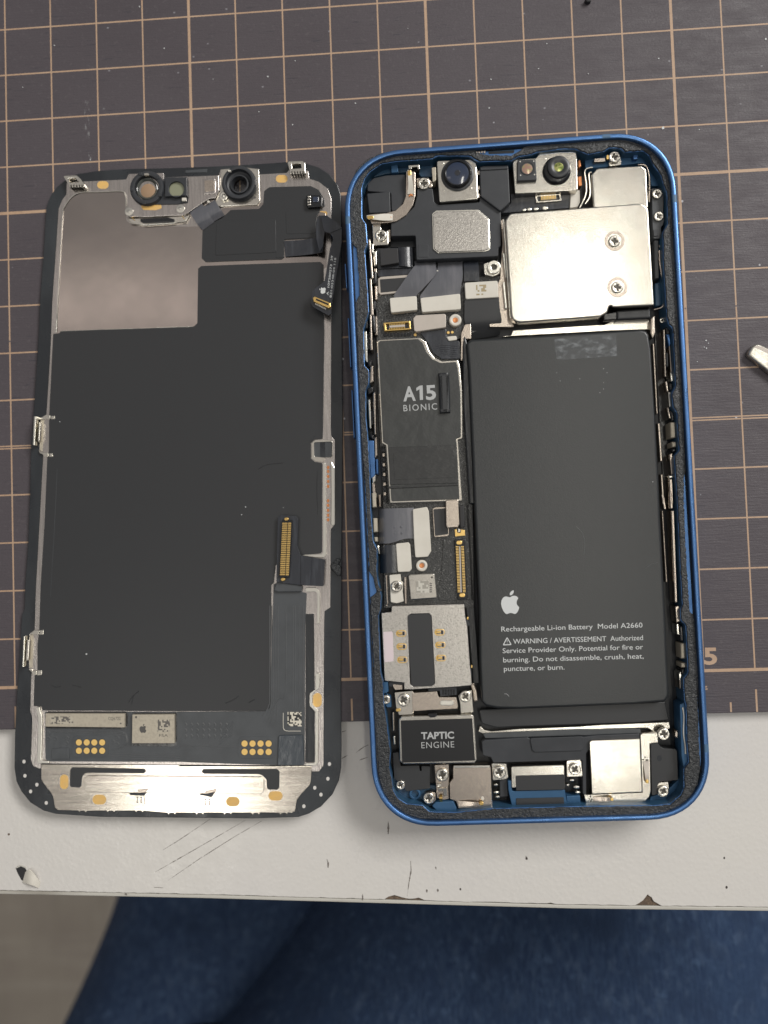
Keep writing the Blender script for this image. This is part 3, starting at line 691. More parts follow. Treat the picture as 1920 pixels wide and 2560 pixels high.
CN = plate(S, 'connector', a2, [(305, 585), (522, 568), (530, 628), (312, 646)], 2.5, 3.6, 'steel', r=.1, bev=.06, holes=[(a2, [(322, 592), (512, 578), (516, 618), (326, 632)], .08)])
plate(S, 'contact_row', a2, [(352, 588), (486, 578), (488, 614), (354, 624)], 2.5, 3.5, 'chip_beige', CN, bev=.03)
for i in range(10): plate(S, 'pin', a2, [(356 + i * 13, 588 - i), (362 + i * 13, 588 - i), (363 + i * 13, 622 - i), (357 + i * 13, 622 - i)], 3.4, 3.58, 'gold', CN, bev=0)
plate(S, 'white_flex', a2, [(612, 545), (690, 535), (692, 640), (672, 680), (605, 690)], 2, 3.4, 'pad_ivory', r=.2, bev=.05)
plate(S, 'brass_strip', a2, [(676, 280), (694, 275), (700, 330), (680, 345)], 2, 4.4, 'copper', PH, r=.15, bev=.06)
plate(S, 'brass_strip', a2, [(676, 420), (706, 415), (708, 498), (680, 500)], 2, 4.0, 'copper', PH, r=.15, bev=.06)
plate(S, 'blue_shelf', a2, [(728, 225), (930, 225), (1060, 215), (1230, 215), (1275, 245), (1320, 340), (1375, 410), (1400, 500), (1310, 500), (1290, 400), (1240, 300), (1060, 320), (740, 350)], 1.2, 3.4, 'blue_inner', PH, r=.3, bev=.1)
plate(S, 'blue_catch', a2, [(1150, 215), (1192, 210), (1190, 268), (1152, 270)], 3, 4.4, 'blue_rim', PH, r=.1, bev=.1)
T3 = plate(S, 'ground_tab', a2, [(942, 240), (1045, 235), (1048, 318), (942, 330)], 2, 4.2, 'steel', r=.25, bev=.08)
screw(S, a2, 990, 245, 52, 4.9, T3)
plate(S, 'contact_clip', a2, [(812, 262), (908, 256), (912, 288), (815, 294)], 3, 4.5, 'steel_warm', r=.1, bev=.08)
plate(S, 'gold_tip', a2, capsule(932, 250, 14, 20), 4.3, 4.8, 'gold', PH, bev=.1)

# ---- rear camera housings
UC = plate(S, 'camera_cover', a2, [(790, 400), (840, 345), (1225, 322), (1268, 358), (1284, 690), (808, 700)], 1.2, 5.3, 'steel', r=[.5, .9, .9, .5, .2, .2], bev=.3, seg=4)
wire(S, 'bracket_edge', a2, [(800, 342, 4.6), (752, 352, 4.6), (732, 385, 4.6), (745, 480, 4.5), (742, 570, 4.4), (712, 650, 4.3), (690, 690, 4.2)], .18, 'steel_bright')
wire(S, 'bracket_edge', a2, [(790, 385, 4.4), (768, 400, 4.4), (776, 500, 4.3), (775, 590, 4.2), (735, 660, 4.1)], .2, 'steel_bright')
wire(S, 'bracket_edge', a2, [(1190, 318, 4.9), (1255, 325, 4.9), (1282, 380, 4.9), (1292, 490, 4.6), (1288, 640, 4.6)], .16, 'steel_warm')
SH = plate(S, 'camera_shield', a2, [(45, 795), (88, 735), (1225, 648), (1284, 690), (1335, 1530), (978, 1548), (962, 1534), (945, 1545), (930, 1595), (870, 1628), (160, 1680), (98, 1640)], 1.4, 5.75, 'steel', r=[.9, .9, 1.1, 1.1, .15, .2, .2, .2, .8, .8, 1.3, 1.3], bev=.3, seg=4)
wire(S, 'shield_fold', a2, [(30, 790, 5.0), (38, 900, 5.0), (52, 1100, 4.9), (72, 1400, 4.9), (90, 1640, 4.8)], .14, 'steel_bright', SH)
for x, y in ((990, 975), (1015, 1375)):
    tube_ring(S, 'screw_seat', a2, x, y, 86, 62, 5.7, 5.80, 'steel_warm', SH, bev=.05)
    plate(S, 'seat_floor', a2, ell(x, y, 64), 5.7, 5.765, 'steel', SH, bev=0)
    screw(S, a2, x, y, 52, 6.12, SH)
plate(S, 'bracket_sheet', a2, [(5, 800), (35, 780), (60, 1300), (92, 1660), (130, 1720), (-90, 1720), (-95, 1500), (0, 1300), (20, 1000)], 1.2, 3.3, 'steel_warm', r=.3, bev=.08)
for y0, y1_ in ((1080, 1290), (1330, 1560)): plate(S, 'spring_clip', a2, [(22, y0), (44, y0), (64, y1_), (44, y1_)], 2.5, 4.2, 'steel_bright', PH, r=.15, bev=.12)
for x, y, r_ in ((210, 705, 18), (255, 700, 22), (310, 697, 22), (390, 690, 26)): plate(S, 'solder_blob', a2, ell(x, y, r_, r_ * .7, 12), 2.9, 3.5, 'steel_bright', PH, bev=.2)
FB = plate(S, 'flash_bracket', a2, [(1310, 520), (1408, 518), (1418, 590), (1412, 722), (1425, 790), (1410, 838), (1392, 856), (1396, 955), (1326, 957), (1318, 850)], 1.5, 4.3, 'graphite_flex', r=.3, bev=.1)
plate(S, 'latch', a2, [(1326, 878), (1362, 876), (1366, 932), (1330, 935)], 4.28, 4.5, 'black_plastic', FB, r=.08, bev=.05)
screw(S, a2, 1360, 566, 44, 4.8, FB); screw(S, a2, 1374, 760, 44, 4.8, FB)
plate(S, 'side_cable', a2, [(1332, 968), (1370, 968), (1375, 1298), (1340, 1300)], 2, 4.0, 'graphite_flex', r=.2, bev=.15)
plate(S, 'side_flex', a2, [(1340, 1340), (1392, 1330), (1402, 1530), (1345, 1540)], 2, 3.4, 'blue_plastic', r=.3, bev=.2)
wire(S, 'thin_cable', a2, [(1378, 1060, 4.2), (1382, 1180, 4.4), (1405, 1330, 4.4), (1416, 1470, 4.4), (1402, 1545, 4.2), (1330, 1570, 3.8)], .16, 'steel_warm')
for i in range(6): plate(S, 'chip', a2, rect(1374 + i % 2 * 6, 1010 + i * 30, 1390 + i % 2 * 6, 1030 + i * 30), 3, 3.8, 'blue_inner' if i % 2 else 'steel_warm', PH, bev=.05)
plate(S, 'cable_sleeve', a2, [(1005, 1575), (1300, 1555), (1308, 1645), (1010, 1660)], 1.5, 4.4, 'battery_side', r=.3, bev=.4, seg=4)
plate(S, 'cable_clip', a2, [(895, 1610), (1005, 1590), (1008, 1650), (900, 1660)], 1.5, 4.6, 'black_gloss', r=.1, bev=.1)

# ---- main board, left column
PCB = plate(S, 'main_board', N0, [(938, 700), (1250, 690), (1256, 800), (1140, 850), (1180, 1100), (1185, 1520), (960, 1520), (958, 1250), (945, 1000)], 1.3, 2.7, 'pcb', r=.3, bev=.06)
plate(S, 'foam_pad', a1, [(342, 1042), (500, 1036), (508, 1165), (350, 1190)], 3.1, 4.2, 'rubber', r=.25, bev=.12)
ribbon(S, 'flex_cable', a1, [((505, 1032), (510, 1192), 3.3), ((560, 1030), (565, 1195), 3.6), ((618, 1030), (624, 1200), 3.0), ((640, 1040), (640, 1190), 2.0)], 'flex_dark', PH)
plate(S, 'flex_base', a1, [(320, 1040), (625, 1030), (630, 1205), (325, 1218)], 1.5, 3.1, 'flex_dark', r=.2, bev=.05)
plate(S, 'flex_strip', a1, [(325, 1222), (620, 1212), (600, 1265), (330, 1285)], 1.5, 2.9, 'flex_dark', r=.1, bev=.05)
FR = plate(S, 'label_frame', a1, [(328, 1300), (352, 1286), (590, 1268), (575, 1415), (470, 1428), (350, 1440), (332, 1420)], 2.5, 3.1, 'pad_taupe', r=.3, bev=.06)
plate(S, 'label', a1, [(345, 1308), (575, 1290), (560, 1400), (352, 1422)], 3.05, 3.16, 'graphite', FR, r=.1, bev=.02)
plate(S, 'black_void', a1, [(440, 945), (640, 930), (650, 1030), (440, 1030)], 1.2, 1.5, 'cavity', PH, bev=0)
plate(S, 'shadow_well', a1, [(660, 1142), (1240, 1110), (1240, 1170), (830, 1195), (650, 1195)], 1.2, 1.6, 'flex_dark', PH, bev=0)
ribbon(S, 'flex_cable', a1, [((640, 1150), (828, 1150), 2.2), ((645, 1190), (828, 1188), 3.2), ((625, 1215), (830, 1258), 3.8), ((530, 1350), (735, 1370), 3.9), ((470, 1440), (660, 1450), 3.5), ((470, 1480), (660, 1480), 3.3)], 'flex_grey', PH)
ribbon(S, 'flex_cable', a1, [((845, 1165), (1060, 1150), 2.2), ((842, 1215), (1060, 1200), 3.0), ((815, 1280), (1060, 1290), 3.5), ((740, 1385), (1045, 1370), 3.6), ((695, 1450), (1040, 1430), 3.4), ((695, 1490), (1040, 1470), 3.3)], 'flex_grey', PH)
ribbon(S, 'flex_cable', a1, [((1068, 1150), (1190, 1140), 2.2), ((1068, 1182), (1195, 1176), 3.2), ((1070, 1250), (1200, 1245), 3.5), ((1070, 1325), (1202, 1318), 3.2)], 'flex_dark', PH)
plate(S, 'solder_pad', a1, rect(828, 1228, 848, 1252), 3.0, 3.3, 'pad_ivory', PH, bev=.04)
plate(S, 'connector_cover', a1, [(428, 1468), (662, 1450), (668, 1572), (440, 1596)], 2.8, 4.1, 'pad_ivory', r=[.35], bev=.12)
plate(S, 'connector_cover', a1, [(694, 1468), (1038, 1430), (1046, 1566), (708, 1592)], 2.8, 4.1, 'pad_ivory', r=[.35], bev=.12)
T4 = plate(S, 'ground_tab', a1, [(1240, 1172), (1330, 1146), (1378, 1160), (1394, 1210), (1375, 1262), (1320, 1284), (1246, 1262)], 2, 3.8, 'steel', r=.35, bev=.1)
tube_ring(S, 'nut', a1, 1330, 1200, 58, 24, 3.6, 4.4, 'steel_bright', T4, bev=.12)
plate(S, 'bore', a1, ell(1330, 1200, 26), 3.6, 3.9, 'screw_slot', T4, bev=0)
LP = plate(S, 'connector_cover', a1, [(1076, 1336), (1362, 1318), (1370, 1462), (1086, 1478)], 2.8, 4.3, 'pad_ivory', r=[.35], bev=.12)
plate(S, 'code_patch', a1, [(1175, 1357), (1262, 1352), (1266, 1440), (1178, 1446)], 4.28, 4.31, 'speckle_tan', LP, bev=0)
ribbon(S, 'battery_flex', a1, [((1078, 1470), (1372, 1458), 3.9), ((1076, 1580), (1382, 1570), 3.8), ((1080, 1680), (1396, 1660), 3.5), ((1130, 1760), (1382, 1740), 2.6), ((1132, 1830), (1380, 1790), 1.8)], 'graphite', PH)
plate(S, 'connector_cover', a3, [(632, 55), (655, 28), (905, 14), (916, 30), (916, 132), (660, 170), (640, 160)], 2.6, 3.9, 'pad_taupe', r=.35, bev=.12)
def nut(cr, x, y, r_, h):
    lathe(S, 'threaded_post', cr, x, y, [(r_, 2.6), (r_, h - .25), (r_ * .92, h - .05), (r_ * .8, h), (r_ * .62, h), (r_ * .42, h - .2)], 'pad_ivory', PH, href=h)
    lathe(S, 'copper_thread', cr, x, y, [(r_ * .44, h - .2), (r_ * .38, h - .12), (r_ * .2, h - .14), (.1, h - .16)], 'copper', PH, href=h)
nut(a3, 997, 68, 54, 3.8)
GC = plate(S, 'gold_connector', a3, [(374, 92), (606, 76), (614, 150), (384, 166)], 2.5, 3.5, 'gold', r=.15, bev=.08, holes=[(a3, [(396, 104), (592, 90), (596, 138), (400, 152)], .1)])
plate(S, 'insulator', a3, [(425, 116), (560, 106), (562, 126), (428, 136)], 2.6, 3.35, 'pad_taupe', GC, bev=.04)
for i in range(10):
    for dy in (0, 34): plate(S, 'pin', a3, [(426 + i * 14, 104 + dy - i), (433 + i * 14, 104 + dy - i), (434 + i * 14, 116 + dy - i), (427 + i * 14, 116 + dy - i)], 2.6, 3.4, 'gold', GC, bev=0)
for x, y, r_ in ((935, 177, 12), (970, 174, 12), (650, 196, 13)): plate(S, 'test_pad', a3, ell(x, y, r_, n=12), 2.6, 2.85, 'gold_matte', PH, bev=.04)
plate(S, 'component', a3, [(920, 212), (1004, 205), (1012, 240), (940, 250)], 2.6, 3.4, 'pad_ivory', PH, r=.25, bev=.1)
for i in range(8): plate(S, 'small_chip', a3, rect(375 + i * 30, 182, 395 + i * 30, 206), 2.5, 3.0, 'black_gloss', PH, bev=.05)
plate(S, 'board_flex', a3, [(690, 172), (915, 148), (918, 205), (938, 252), (1028, 246), (1045, 402), (880, 405), (805, 352), (765, 275)], 2.5, 3.15, 'flex_dark', PH, r=.3, bev=.05)
for i in range(6):
    wire(S, 'flex_trace', a3, [(830 + i * 12, 300 + i * 14, 3.17), (880 + i * 10, 288 + i * 16, 3.18), (940, 290 + i * 18, 3.18), (1026, 300 + i * 18, 3.17)], .035, 'flex_dark')
plate(S, 'edge_flex', a3, [(1045, 190), (1075, 110), (1130, 90), (1135, 235), (1070, 230), (1060, 420), (1042, 420)], 1.6, 3.4, 'steel_warm', r=.3, bev=.1)
# ---- processor shield with black foil
fo = [(318, 262), (335, 240), (690, 222), (742, 258), (772, 340), (815, 395), (880, 425), (1018, 416), (1034, 470), (1056, 700), (1058, 1092), (1018, 1102), (1020, 1125), (1056, 1632), (432, 1652), (398, 1152), (362, 1132)]
PS = plate(S, 'processor_shield', a3, fo, 1.4, 3.55, 'steel', r=.3, bev=.1)
fi = [(330, 268), (345, 250), (675, 232), (715, 265), (750, 348), (800, 408), (870, 440), (1005, 430), (1018, 480), (1040, 700), (1046, 1082), (1000, 1096), (1008, 1130), (1032, 1618), (444, 1636), (412, 1146), (372, 1122)]
FO = plate(S, 'foil', a3, fi, 3.5, 3.68, 'foil_black', PS, r=.3, bev=.08)
plate(S, 'foil_overlap', a3, [(420, 1168), (1006, 1148), (1020, 1478), (430, 1492)], 3.66, 3.78, 'foil_gloss', PS, r=.15, bev=.06)
plate(S, 'foil_fold', a3, [(424, 1506), (1022, 1482), (1024, 1498), (426, 1526)], 3.66, 3.86, 'foil_gloss', PS, r=.1, bev=.07)
plate(S, 'foil_patch', a3, [(460, 1215), (985, 1195), (990, 1430), (470, 1450)], 3.77, 3.81, 'foil_gloss', PS, r=.5, bev=.03)
text(S, 'lettering', a3, 'A', (548, 768), (656, 762), 3.70, 'print_grey', PS, cap=126, bold=.03)
plate(S, 'lettering', a3, [(690, 760), (687, 668), (660, 682), (659, 656), (690, 636), (714, 634), (718, 758)], 3.66, 3.70, 'print_grey', PS, bev=0)
text(S, 'lettering', a3, '5', (744, 756), (832, 751), 3.70, 'print_grey', PS, cap=126, bold=.03)
text(S, 'lettering', a3, 'BIONIC', (549, 858), (840, 842), 3.70, 'print_grey', PS, cap=58, bold=.004, spacing=1.25)
plate(S, 'foam_roll', a3, [(850, 522), (945, 516), (957, 868), (862, 874)], 3.6, 4.4, 'foam_dark', PS, r=.15, bev=.7, seg=6)
for y0 in range(1180, 1620, 42): plate(S, 'edge_component', a3, rect(366 + (y0 - 1180) * .03, y0, 384 + (y0 - 1180) * .03, y0 + 26), 1.5, 3.0, 'steel_warm' if (y0 // 42) % 2 else 'black_gloss', PH, bev=.04)
plate(S, 'component_strip', a3, [(348, 1160), (392, 1155), (425, 1659), (375, 1659)], 1.3, 2.7, 'black_gloss', PH, r=.1, bev=.05)
# ---- lower board
ribbon(S, 'flex_cable', a5, [((200, 150), (200, 445), 2.0), ((235, 145), (238, 445), 3.3), ((300, 142), (305, 440), 3.6), ((420, 138), (420, 405), 3.5), ((500, 135), (500, 402), 3.4)], 'flex_grey', PH)
for x, y in ((332, 305), (390, 302), (333, 358), (395, 356)): plate(S, 'dimple', a5, ell(x, y, 10, n=12), 3.5, 3.68, 'flex_grey', PH, bev=.06)
plate(S, 'connector_cover', a5, [(490, 148), (615, 128), (630, 170), (650, 510), (620, 560), (512, 566), (500, 400)], 2.8, 4.0, 'pad_ivory', r=.35, bev=.12)
ribbon(S, 'flex_cable', a5, [((205, 462), (210, 702), 2.0), ((238, 460), (245, 700), 3.2), ((290, 458), (295, 698), 3.5), ((350, 456), (352, 695), 3.4)], 'flex_dark', PH)
plate(S, 'connector_cover', a5, [(344, 446), (455, 434), (468, 455), (482, 665), (462, 688), (360, 692)], 2.8, 4.0, 'pad_ivory', r=.35, bev=.12)
CF = plate(S, 'chip_frame', a5, [(660, 142), (690, 130), (790, 128), (806, 365), (790, 384), (676, 392)], 2.5, 3.3, 'steel_warm', r=.35, bev=.08)
plate(S, 'chip_face', a5, [(668, 150), (785, 138), (798, 364), (684, 380)], 3.25, 3.36, 'graphite', CF, r=.2, bev=.03)
plate(S, 'foam_side', a5, [(890, 120), (935, 118), (940, 300), (900, 320)], 2.5, 4.0, 'rubber', PH, r=.3, bev=.2)
plate(S, 'connector_cover', a5, [(774, 80), (790, 68), (885, 66), (895, 280), (880, 305), (790, 312), (778, 290)], 2.8, 4.7, 'steel_warm', r=.3, bev=.14)
gb = plate(S, 'gold_connector', a5, [(852, 322), (872, 320), (874, 352), (905, 352), (906, 322), (940, 330), (944, 376), (858, 384)], 2.5, 3.0, 'gold', PH, bev=.06)
plate(S, 'solder_pad', a5, rect(882, 318, 902, 346), 2.6, 3.3, 'steel_bright', PH, bev=.06)
nut(a5, 568, 636, 50, 3.7)
T5 = plate(S, 'ground_plate', a5, [(288, 718), (385, 708), (390, 770), (408, 780), (402, 860), (412, 945), (352, 962), (300, 952)], 1.5, 3.5, 'pad_ivory', r=.2, bev=.1)
screw(S, a5, 350, 816, 50, 4.0, T5)
MD = plate(S, 'sensor_can', a5, [(452, 722), (475, 712), (680, 704), (700, 905), (690, 916), (472, 932)], 1.5, 4.1, 'steel', r=.3, bev=.16)
plate(S, 'code_patch', a5, [(515, 768), (628, 765), (632, 872), (520, 875)], 4.08, 4.11, 'speckle_steel', MD, bev=0)
plate(S, 'pin_dot', a5, ell(656, 738, 9, n=12), 4.08, 4.12, 'screw_slot', MD, bev=0)
for i in range(5): plate(S, 'digit', a5, rect(636, 786 + i * 18, 656, 796 + i * 18), 4.08, 4.11, 'print_dark', MD, bev=0)
plate(S, 'wire_fold', a5, [(415, 735), (436, 735), (438, 965), (422, 968)], 1.5, 3.4, 'steel_warm', PH, r=.1, bev=.1)
BF = plate(S, 'board_film', a5, [(752, 412), (850, 402), (940, 400), (985, 470), (1000, 930), (720, 940), (706, 900), (740, 680)], 2.5, 2.85, 'pcb', r=.3, bev=.08)
BC = plate(S, 'board_connector', a5, [(850, 412), (938, 405), (966, 918), (880, 936)], 2.5, 3.4, 'black_gloss', r=.15, bev=.1)
plate(S, 'spine', a5, [(890, 470), (902, 470), (914, 868), (902, 868)], 3.35, 3.6, 'pad_taupe', BC, bev=.04)
V, F = [], []
def add_box(V, F, S, cr, quad, h0, h1):
    p0 = S.xy(cr, quad, h1); st = len(V)
    V += [(q.x, q.y, S.z(q, h0)) for q in p0] + [(q.x, q.y, S.z(q, h1)) for q in p0]
    F += [(st, st + 1, st + 2, st + 3), (st + 4, st + 5, st + 6, st + 7)] + [(st + i, st + (i + 1) % 4, st + 4 + (i + 1) % 4, st + 4 + i) for i in range(4)]
for i in range(30):
    y = 468 + i * 13.5; x = 862 + i * .55
    for dx in (0, 46): add_box(V, F, S, a5, rect(x + dx, y, x + dx + 24, y + 6.5), 3.3, 3.5)
o = emit('pin_row', V, F, 'gold', BC, 0); o['kind'] = 'stuff'
for y, x in ((438, 892), (892, 918)): plate(S, 'anchor', a5, capsule(x, y, 26, 18), 3.35, 3.6, 'gold', BC, bev=.08)
wire(S, 'board_edge', a5, [(960, 110, 2.9), (985, 480, 2.9), (1008, 940, 2.9)], .14, 'black_gloss')
plate(S, 'gap_film', a5, [(945, 960), (1020, 940), (1075, 1659), (1010, 1659), (975, 1200)], 1.2, 2.6, 'battery_side', PH, r=.3, bev=.2)
# ---- card tray
ST = plate(S, 'card_tray_cage', a5, [(218, 1046), (305, 1036), (308, 985), (935, 968), (946, 1085), (962, 1160), (986, 1500), (998, 1610), (1002, 1670), (870, 1684), (480, 1707), (415, 1707), (415, 1648), (246, 1632)], 1.3, 4.2, 'steel_grain', r=.12, bev=.1,
           holes=[(a5, [(446, 1072), (475, 1054), (632, 1050), (652, 1072), (682, 1655), (655, 1676), (495, 1682), (470, 1665)], .4)])
plate(S, 'window_film', a5, [(440, 1060), (655, 1045), (690, 1680), (480, 1690)], 3.2, 4.05, 'graphite', ST, bev=0)
plate(S, 'label', a5, [(235, 1210), (312, 1205), (318, 1225), (326, 1450), (246, 1462)], 4.18, 4.24, 'label_pink', ST, r=.2, bev=.02)
plate(S, 'label_hem', a5, [(246, 1456), (324, 1448), (324, 1462), (248, 1472)], 4.18, 4.23, 'label_pink', ST, bev=.01)
for x, y in ((390, 1222), (394, 1336), (400, 1450), (723, 1212), (729, 1322), (735, 1435)):
    sl_ = plate(S, 'contact_slot', a5, capsule(x, y, 46, 29), 4.1, 4.23, 'gold', ST, bev=.03)
    plate(S, 'slot_floor', a5, capsule(x + 4, y, 36, 20), 4.2, 4.245, 'pad_taupe', sl_, bev=0)
    plate(S, 'spring_leaf', a5, [(x - 34, y - 12), (x + 10, y - 12), (x + 10, y + 12), (x - 34, y + 12)], 4.2, 4.5, 'gold', sl_, r=.15, bev=.1)
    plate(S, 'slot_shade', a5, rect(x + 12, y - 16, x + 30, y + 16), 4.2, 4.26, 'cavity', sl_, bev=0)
plate(S, 'side_latch', a5, [(930, 1088), (958, 1085), (985, 1150), (960, 1165), (935, 1140)], 2, 3.9, 'black_plastic', ST, r=.15, bev=.1)
plate(S, 'side_latch', a5, [(968, 1515), (992, 1500), (1005, 1590), (985, 1602)], 2, 3.9, 'black_plastic', ST, r=.15, bev=.1)
for x, y in ((965, 1092), (1000, 1510)): plate(S, 'gold_tip', a5, ell(x, y, 9, 14, 10), 3.2, 4.1, 'gold', ST, bev=.1)
# ---- lower left brackets
CB = plate(S, 'cable_bracket', a7, [(335, 350), (488, 336), (500, 352), (700, 340), (716, 390), (868, 390), (884, 470), (874, 490), (500, 512), (490, 542), (372, 545)], 1.5, 3.9, 'steel_warm', r=.12, bev=.1)
plate(S, 'bracket_end', a7, [(335, 350), (488, 336), (486, 420), (492, 540), (372, 545), (345, 470)], 3.85, 4.0, 'steel', CB, r=.15, bev=.06)
tube = plate(S, 'bracket_slot', a7, capsule(785, 440, 62, 22), 3.88, 4.0, 'steel_bright', CB, bev=.05)
plate(S, 'slot_face', a7, capsule(785, 440, 50, 13), 3.95, 4.02, 'pad_ivory', CB, bev=0)
screw(S, a7, 412, 418, 56, 4.5, CB)
T6 = plate(S, 'ground_tab', a7, [(885, 382), (905, 345), (1000, 330), (1008, 440), (1016, 520), (905, 532), (900, 450)], 1.5, 3.7, 'steel', r=.15, bev=.08)
screw(S, a7, 946, 386, 52, 4.3, T6)
plate(S, 'black_connector', a7, [(620, 318), (720, 302), (868, 300), (872, 372), (728, 384), (722, 335), (625, 340)], 1.5, 3.5, 'black_plastic', r=.1, bev=.1)
for i in range(5): plate(S, 'connector_rib', a7, rect(748 + i * 23, 325, 762 + i * 23, 368), 3.45, 3.6, 'black_gloss', PH, bev=.03)
plate(S, 'folded_tab', a7, [(315, 278), (400, 285), (402, 325), (340, 330), (322, 305)], 2, 3.8, 'steel_warm', PH, r=.1, bev=.08)
plate(S, 'black_step', a7, [(280, 258), (412, 262), (412, 290), (285, 300)], 1.5, 3.6, 'cavity', PH, bev=.05)
plate(S, 'blue_post', a7, [(238, 262), (275, 262), (280, 345), (240, 360)], 2, 4.6, 'blue_inner', PH, r=.1, bev=.08)
T7 = plate(S, 'ground_tab', a7, [(220, 400), (258, 365), (300, 385), (306, 478), (268, 480), (250, 455), (222, 440)], 3, 4.6, 'blue_inner', r=.2, bev=.1)
screw(S, a7, 257, 413, 40, 5.1, T7)
plate(S, 'gold_tip', a7, capsule(365, 502, 22, 14), 3.4, 4.1, 'gold', PH, bev=.08)
plate(S, 'foil_crumple', a7, [(985, 285), (1020, 262), (1050, 330), (1062, 420), (1020, 440), (1005, 340)], 1.5, 3.0, 'steel_warm', PH, r=.3, bev=.3)
# ---- vibration motor
VM = plate(S, 'vibration_motor', a7, [(368, 590), (392, 556), (1005, 540), (1024, 565), (1048, 930), (1025, 964), (410, 972), (376, 945)], 1.3, 4.7, 'steel', r=.25, bev=.25, seg=3)
plate(S, 'motor_label', a7, [(386, 592), (1004, 574), (1028, 938), (398, 956)], 4.66, 4.74, 'black_label', VM, r=.15, bev=.02)
plate(S, 'motor_lug', a7, [(615, 538), (700, 532), (702, 552), (680, 566), (640, 568)], 3.5, 4.9, 'black_gloss', VM, r=.15, bev=.12)
text(S, 'lettering', a7, 'TAPTIC', (564, 752), (848, 746), 4.76, 'print_grey', VM, cap=60, bold=.03)
text(S, 'lettering', a7, 'ENGINE', (566, 832), (850, 824), 4.76, 'print_grey', VM, cap=56, bold=-.006, spacing=1.1)
# ---- bottom edge
plate(S, 'black_sheet', a7, [(318, 872), (368, 866), (386, 985), (545, 980), (552, 1030), (566, 1030), (566, 985), (640, 990), (640, 1180), (435, 1204), (410, 1170), (330, 1092)], 1.3, 3.2, 'graphite', r=.2, bev=.06)
plate(S, 'blue_floor', a7, [(312, 1085), (330, 1180), (370, 1255), (445, 1300), (565, 1310), (640, 1372), (1180, 1345), (1180, 1200), (640, 1150), (330, 1080)], 1.2, 2.4, 'blue_plastic', r=.5, bev=.15)
plate(S, 'blue_block', a7, [(690, 1298), (840, 1290), (870, 1350), (860, 1380), (700, 1375), (655, 1330)], 1.3, 4.6, 'blue_inner', r=.3, bev=.15)
tube_ring(S, 'blue_boss', a7, 510, 1228, 50, 30, 2.3, 3.0, 'blue_inner', None, bev=.1)
screw(S, a7, 385, 1152, 40, 3.6)
T8 = plate(S, 'ground_tab', a7, [(578, 1262), (600, 1220), (650, 1208), (690, 1215), (690, 1280), (665, 1310), (610, 1312)], 2, 4.2, 'steel_warm', r=.4, bev=.1)
screw(S, a7, 630, 1266, 50, 4.8, T8)
T9 = plate(S, 'ground_bracket', a7, [(678, 978), (802, 972), (806, 1090), (798, 1170), (802, 1272), (752, 1280), (700, 1262), (690, 1130)], 1.5, 4.0, 'steel_warm', r=.2, bev=.1)
screw(S, a7, 745, 1066, 56, 4.6, T9)
for pts in (rect(702, 1138, 738, 1168), rect(710, 1176, 750, 1205), [(750, 1180), (785, 1175), (790, 1240), (755, 1245)]): plate(S, 'bracket_fold', a7, pts, 3.9, 4.4, 'steel', T9, r=.08, bev=.1)
ribbon(S, 'gold_finger', a7, [((722, 1235), (745, 1233), 4.3), ((720, 1258), (747, 1256), 4.8), ((722, 1280), (748, 1278), 4.7), ((726, 1300), (746, 1299), 4.2)], 'gold', T9, th=.15)
PL = plate(S, 'antenna_plate', a7, [(838, 998), (848, 985), (1155, 984), (1166, 1000), (1178, 1335), (1165, 1345), (885, 1356), (866, 1290), (812, 1272), (808, 1132), (838, 1092)], 1.5, 4.3, 'steel_warm', r=.2, bev=.12)
plate(S, 'plate_fold', a7, [(842, 982), (1156, 980), (1160, 1000), (844, 1003)], 3.8, 4.36, 'steel_bright', PL, r=.1, bev=.08)
ribbon(S, 'spring_arm', a7, [((885, 1285), (888, 1335), 4.4), ((940, 1290), (942, 1332), 4.7), ((1010, 1296), (1010, 1326), 5.0), ((1060, 1302), (1060, 1324), 5.1)], 'steel_warm', PL, th=.12)
plate(S, 'gold_tip', a7, capsule(1083, 1312, 20, 14), 4.6, 5.2, 'gold', PL, bev=.1)
plate(S, 'hole', a7, ell(1094, 1265, 13, 17, 14), 4.28, 4.31, 'pad_ivory', PL, bev=0)
TA = plate(S, 'ground_tab', a7, [(1172, 962), (1300, 966), (1318, 1080), (1300, 1100), (1182, 1112)], 1.5, 3.8, 'steel', r=.2, bev=.1)
screw(S, a7, 1240, 1042, 56, 4.4, TA)
for x, y, r_ in ((1210, 1150, 22), (1215, 1215, 26), (1225, 1255, 22)): plate(S, 'spring_contact', a7, ell(x, y, r_, r_ * .6, 14), 2.2, 3.6, 'steel_bright', PH, bev=.3)
plate(S, 'dark_post', a7, [(1240, 1100), (1310, 1095), (1315, 1250), (1245, 1255)], 1.3, 3.0, 'black_plastic', PH, r=.2, bev=.15)
CP = plate(S, 'charging_port', a7, [(1340, 1000), (1352, 990), (1795, 976), (1802, 990), (1806, 1175), (1345, 1175)], 1.4, 4.2, 'steel', r=.15, bev=.15)
plate(S, 'black_pad', a7, [(1380, 1070), (1800, 1060), (1803, 1190), (1384, 1198)], 4.15, 4.35, 'graphite', CP, r=.1, bev=.05)
plate(S, 'port_blue_block', a7, [(1312, 1112), (1342, 1112), (1350, 1202), (1805, 1192), (1828, 1330), (1350, 1345), (1318, 1200)], 1.3, 4.0, 'blue_inner', CP, r=.15, bev=.12)
plate(S, 'black_pad', a7, [(1384, 1266), (1795, 1256), (1800, 1318), (1386, 1328)], 3.95, 4.15, 'graphite', CP, r=.1, bev=.05)
plate(S, 'blue_step', a8, [(400, 1245), (520, 1240), (525, 1325), (405, 1330)], 1.3, 3.6, 'blue_inner', PH, r=.2, bev=.15)
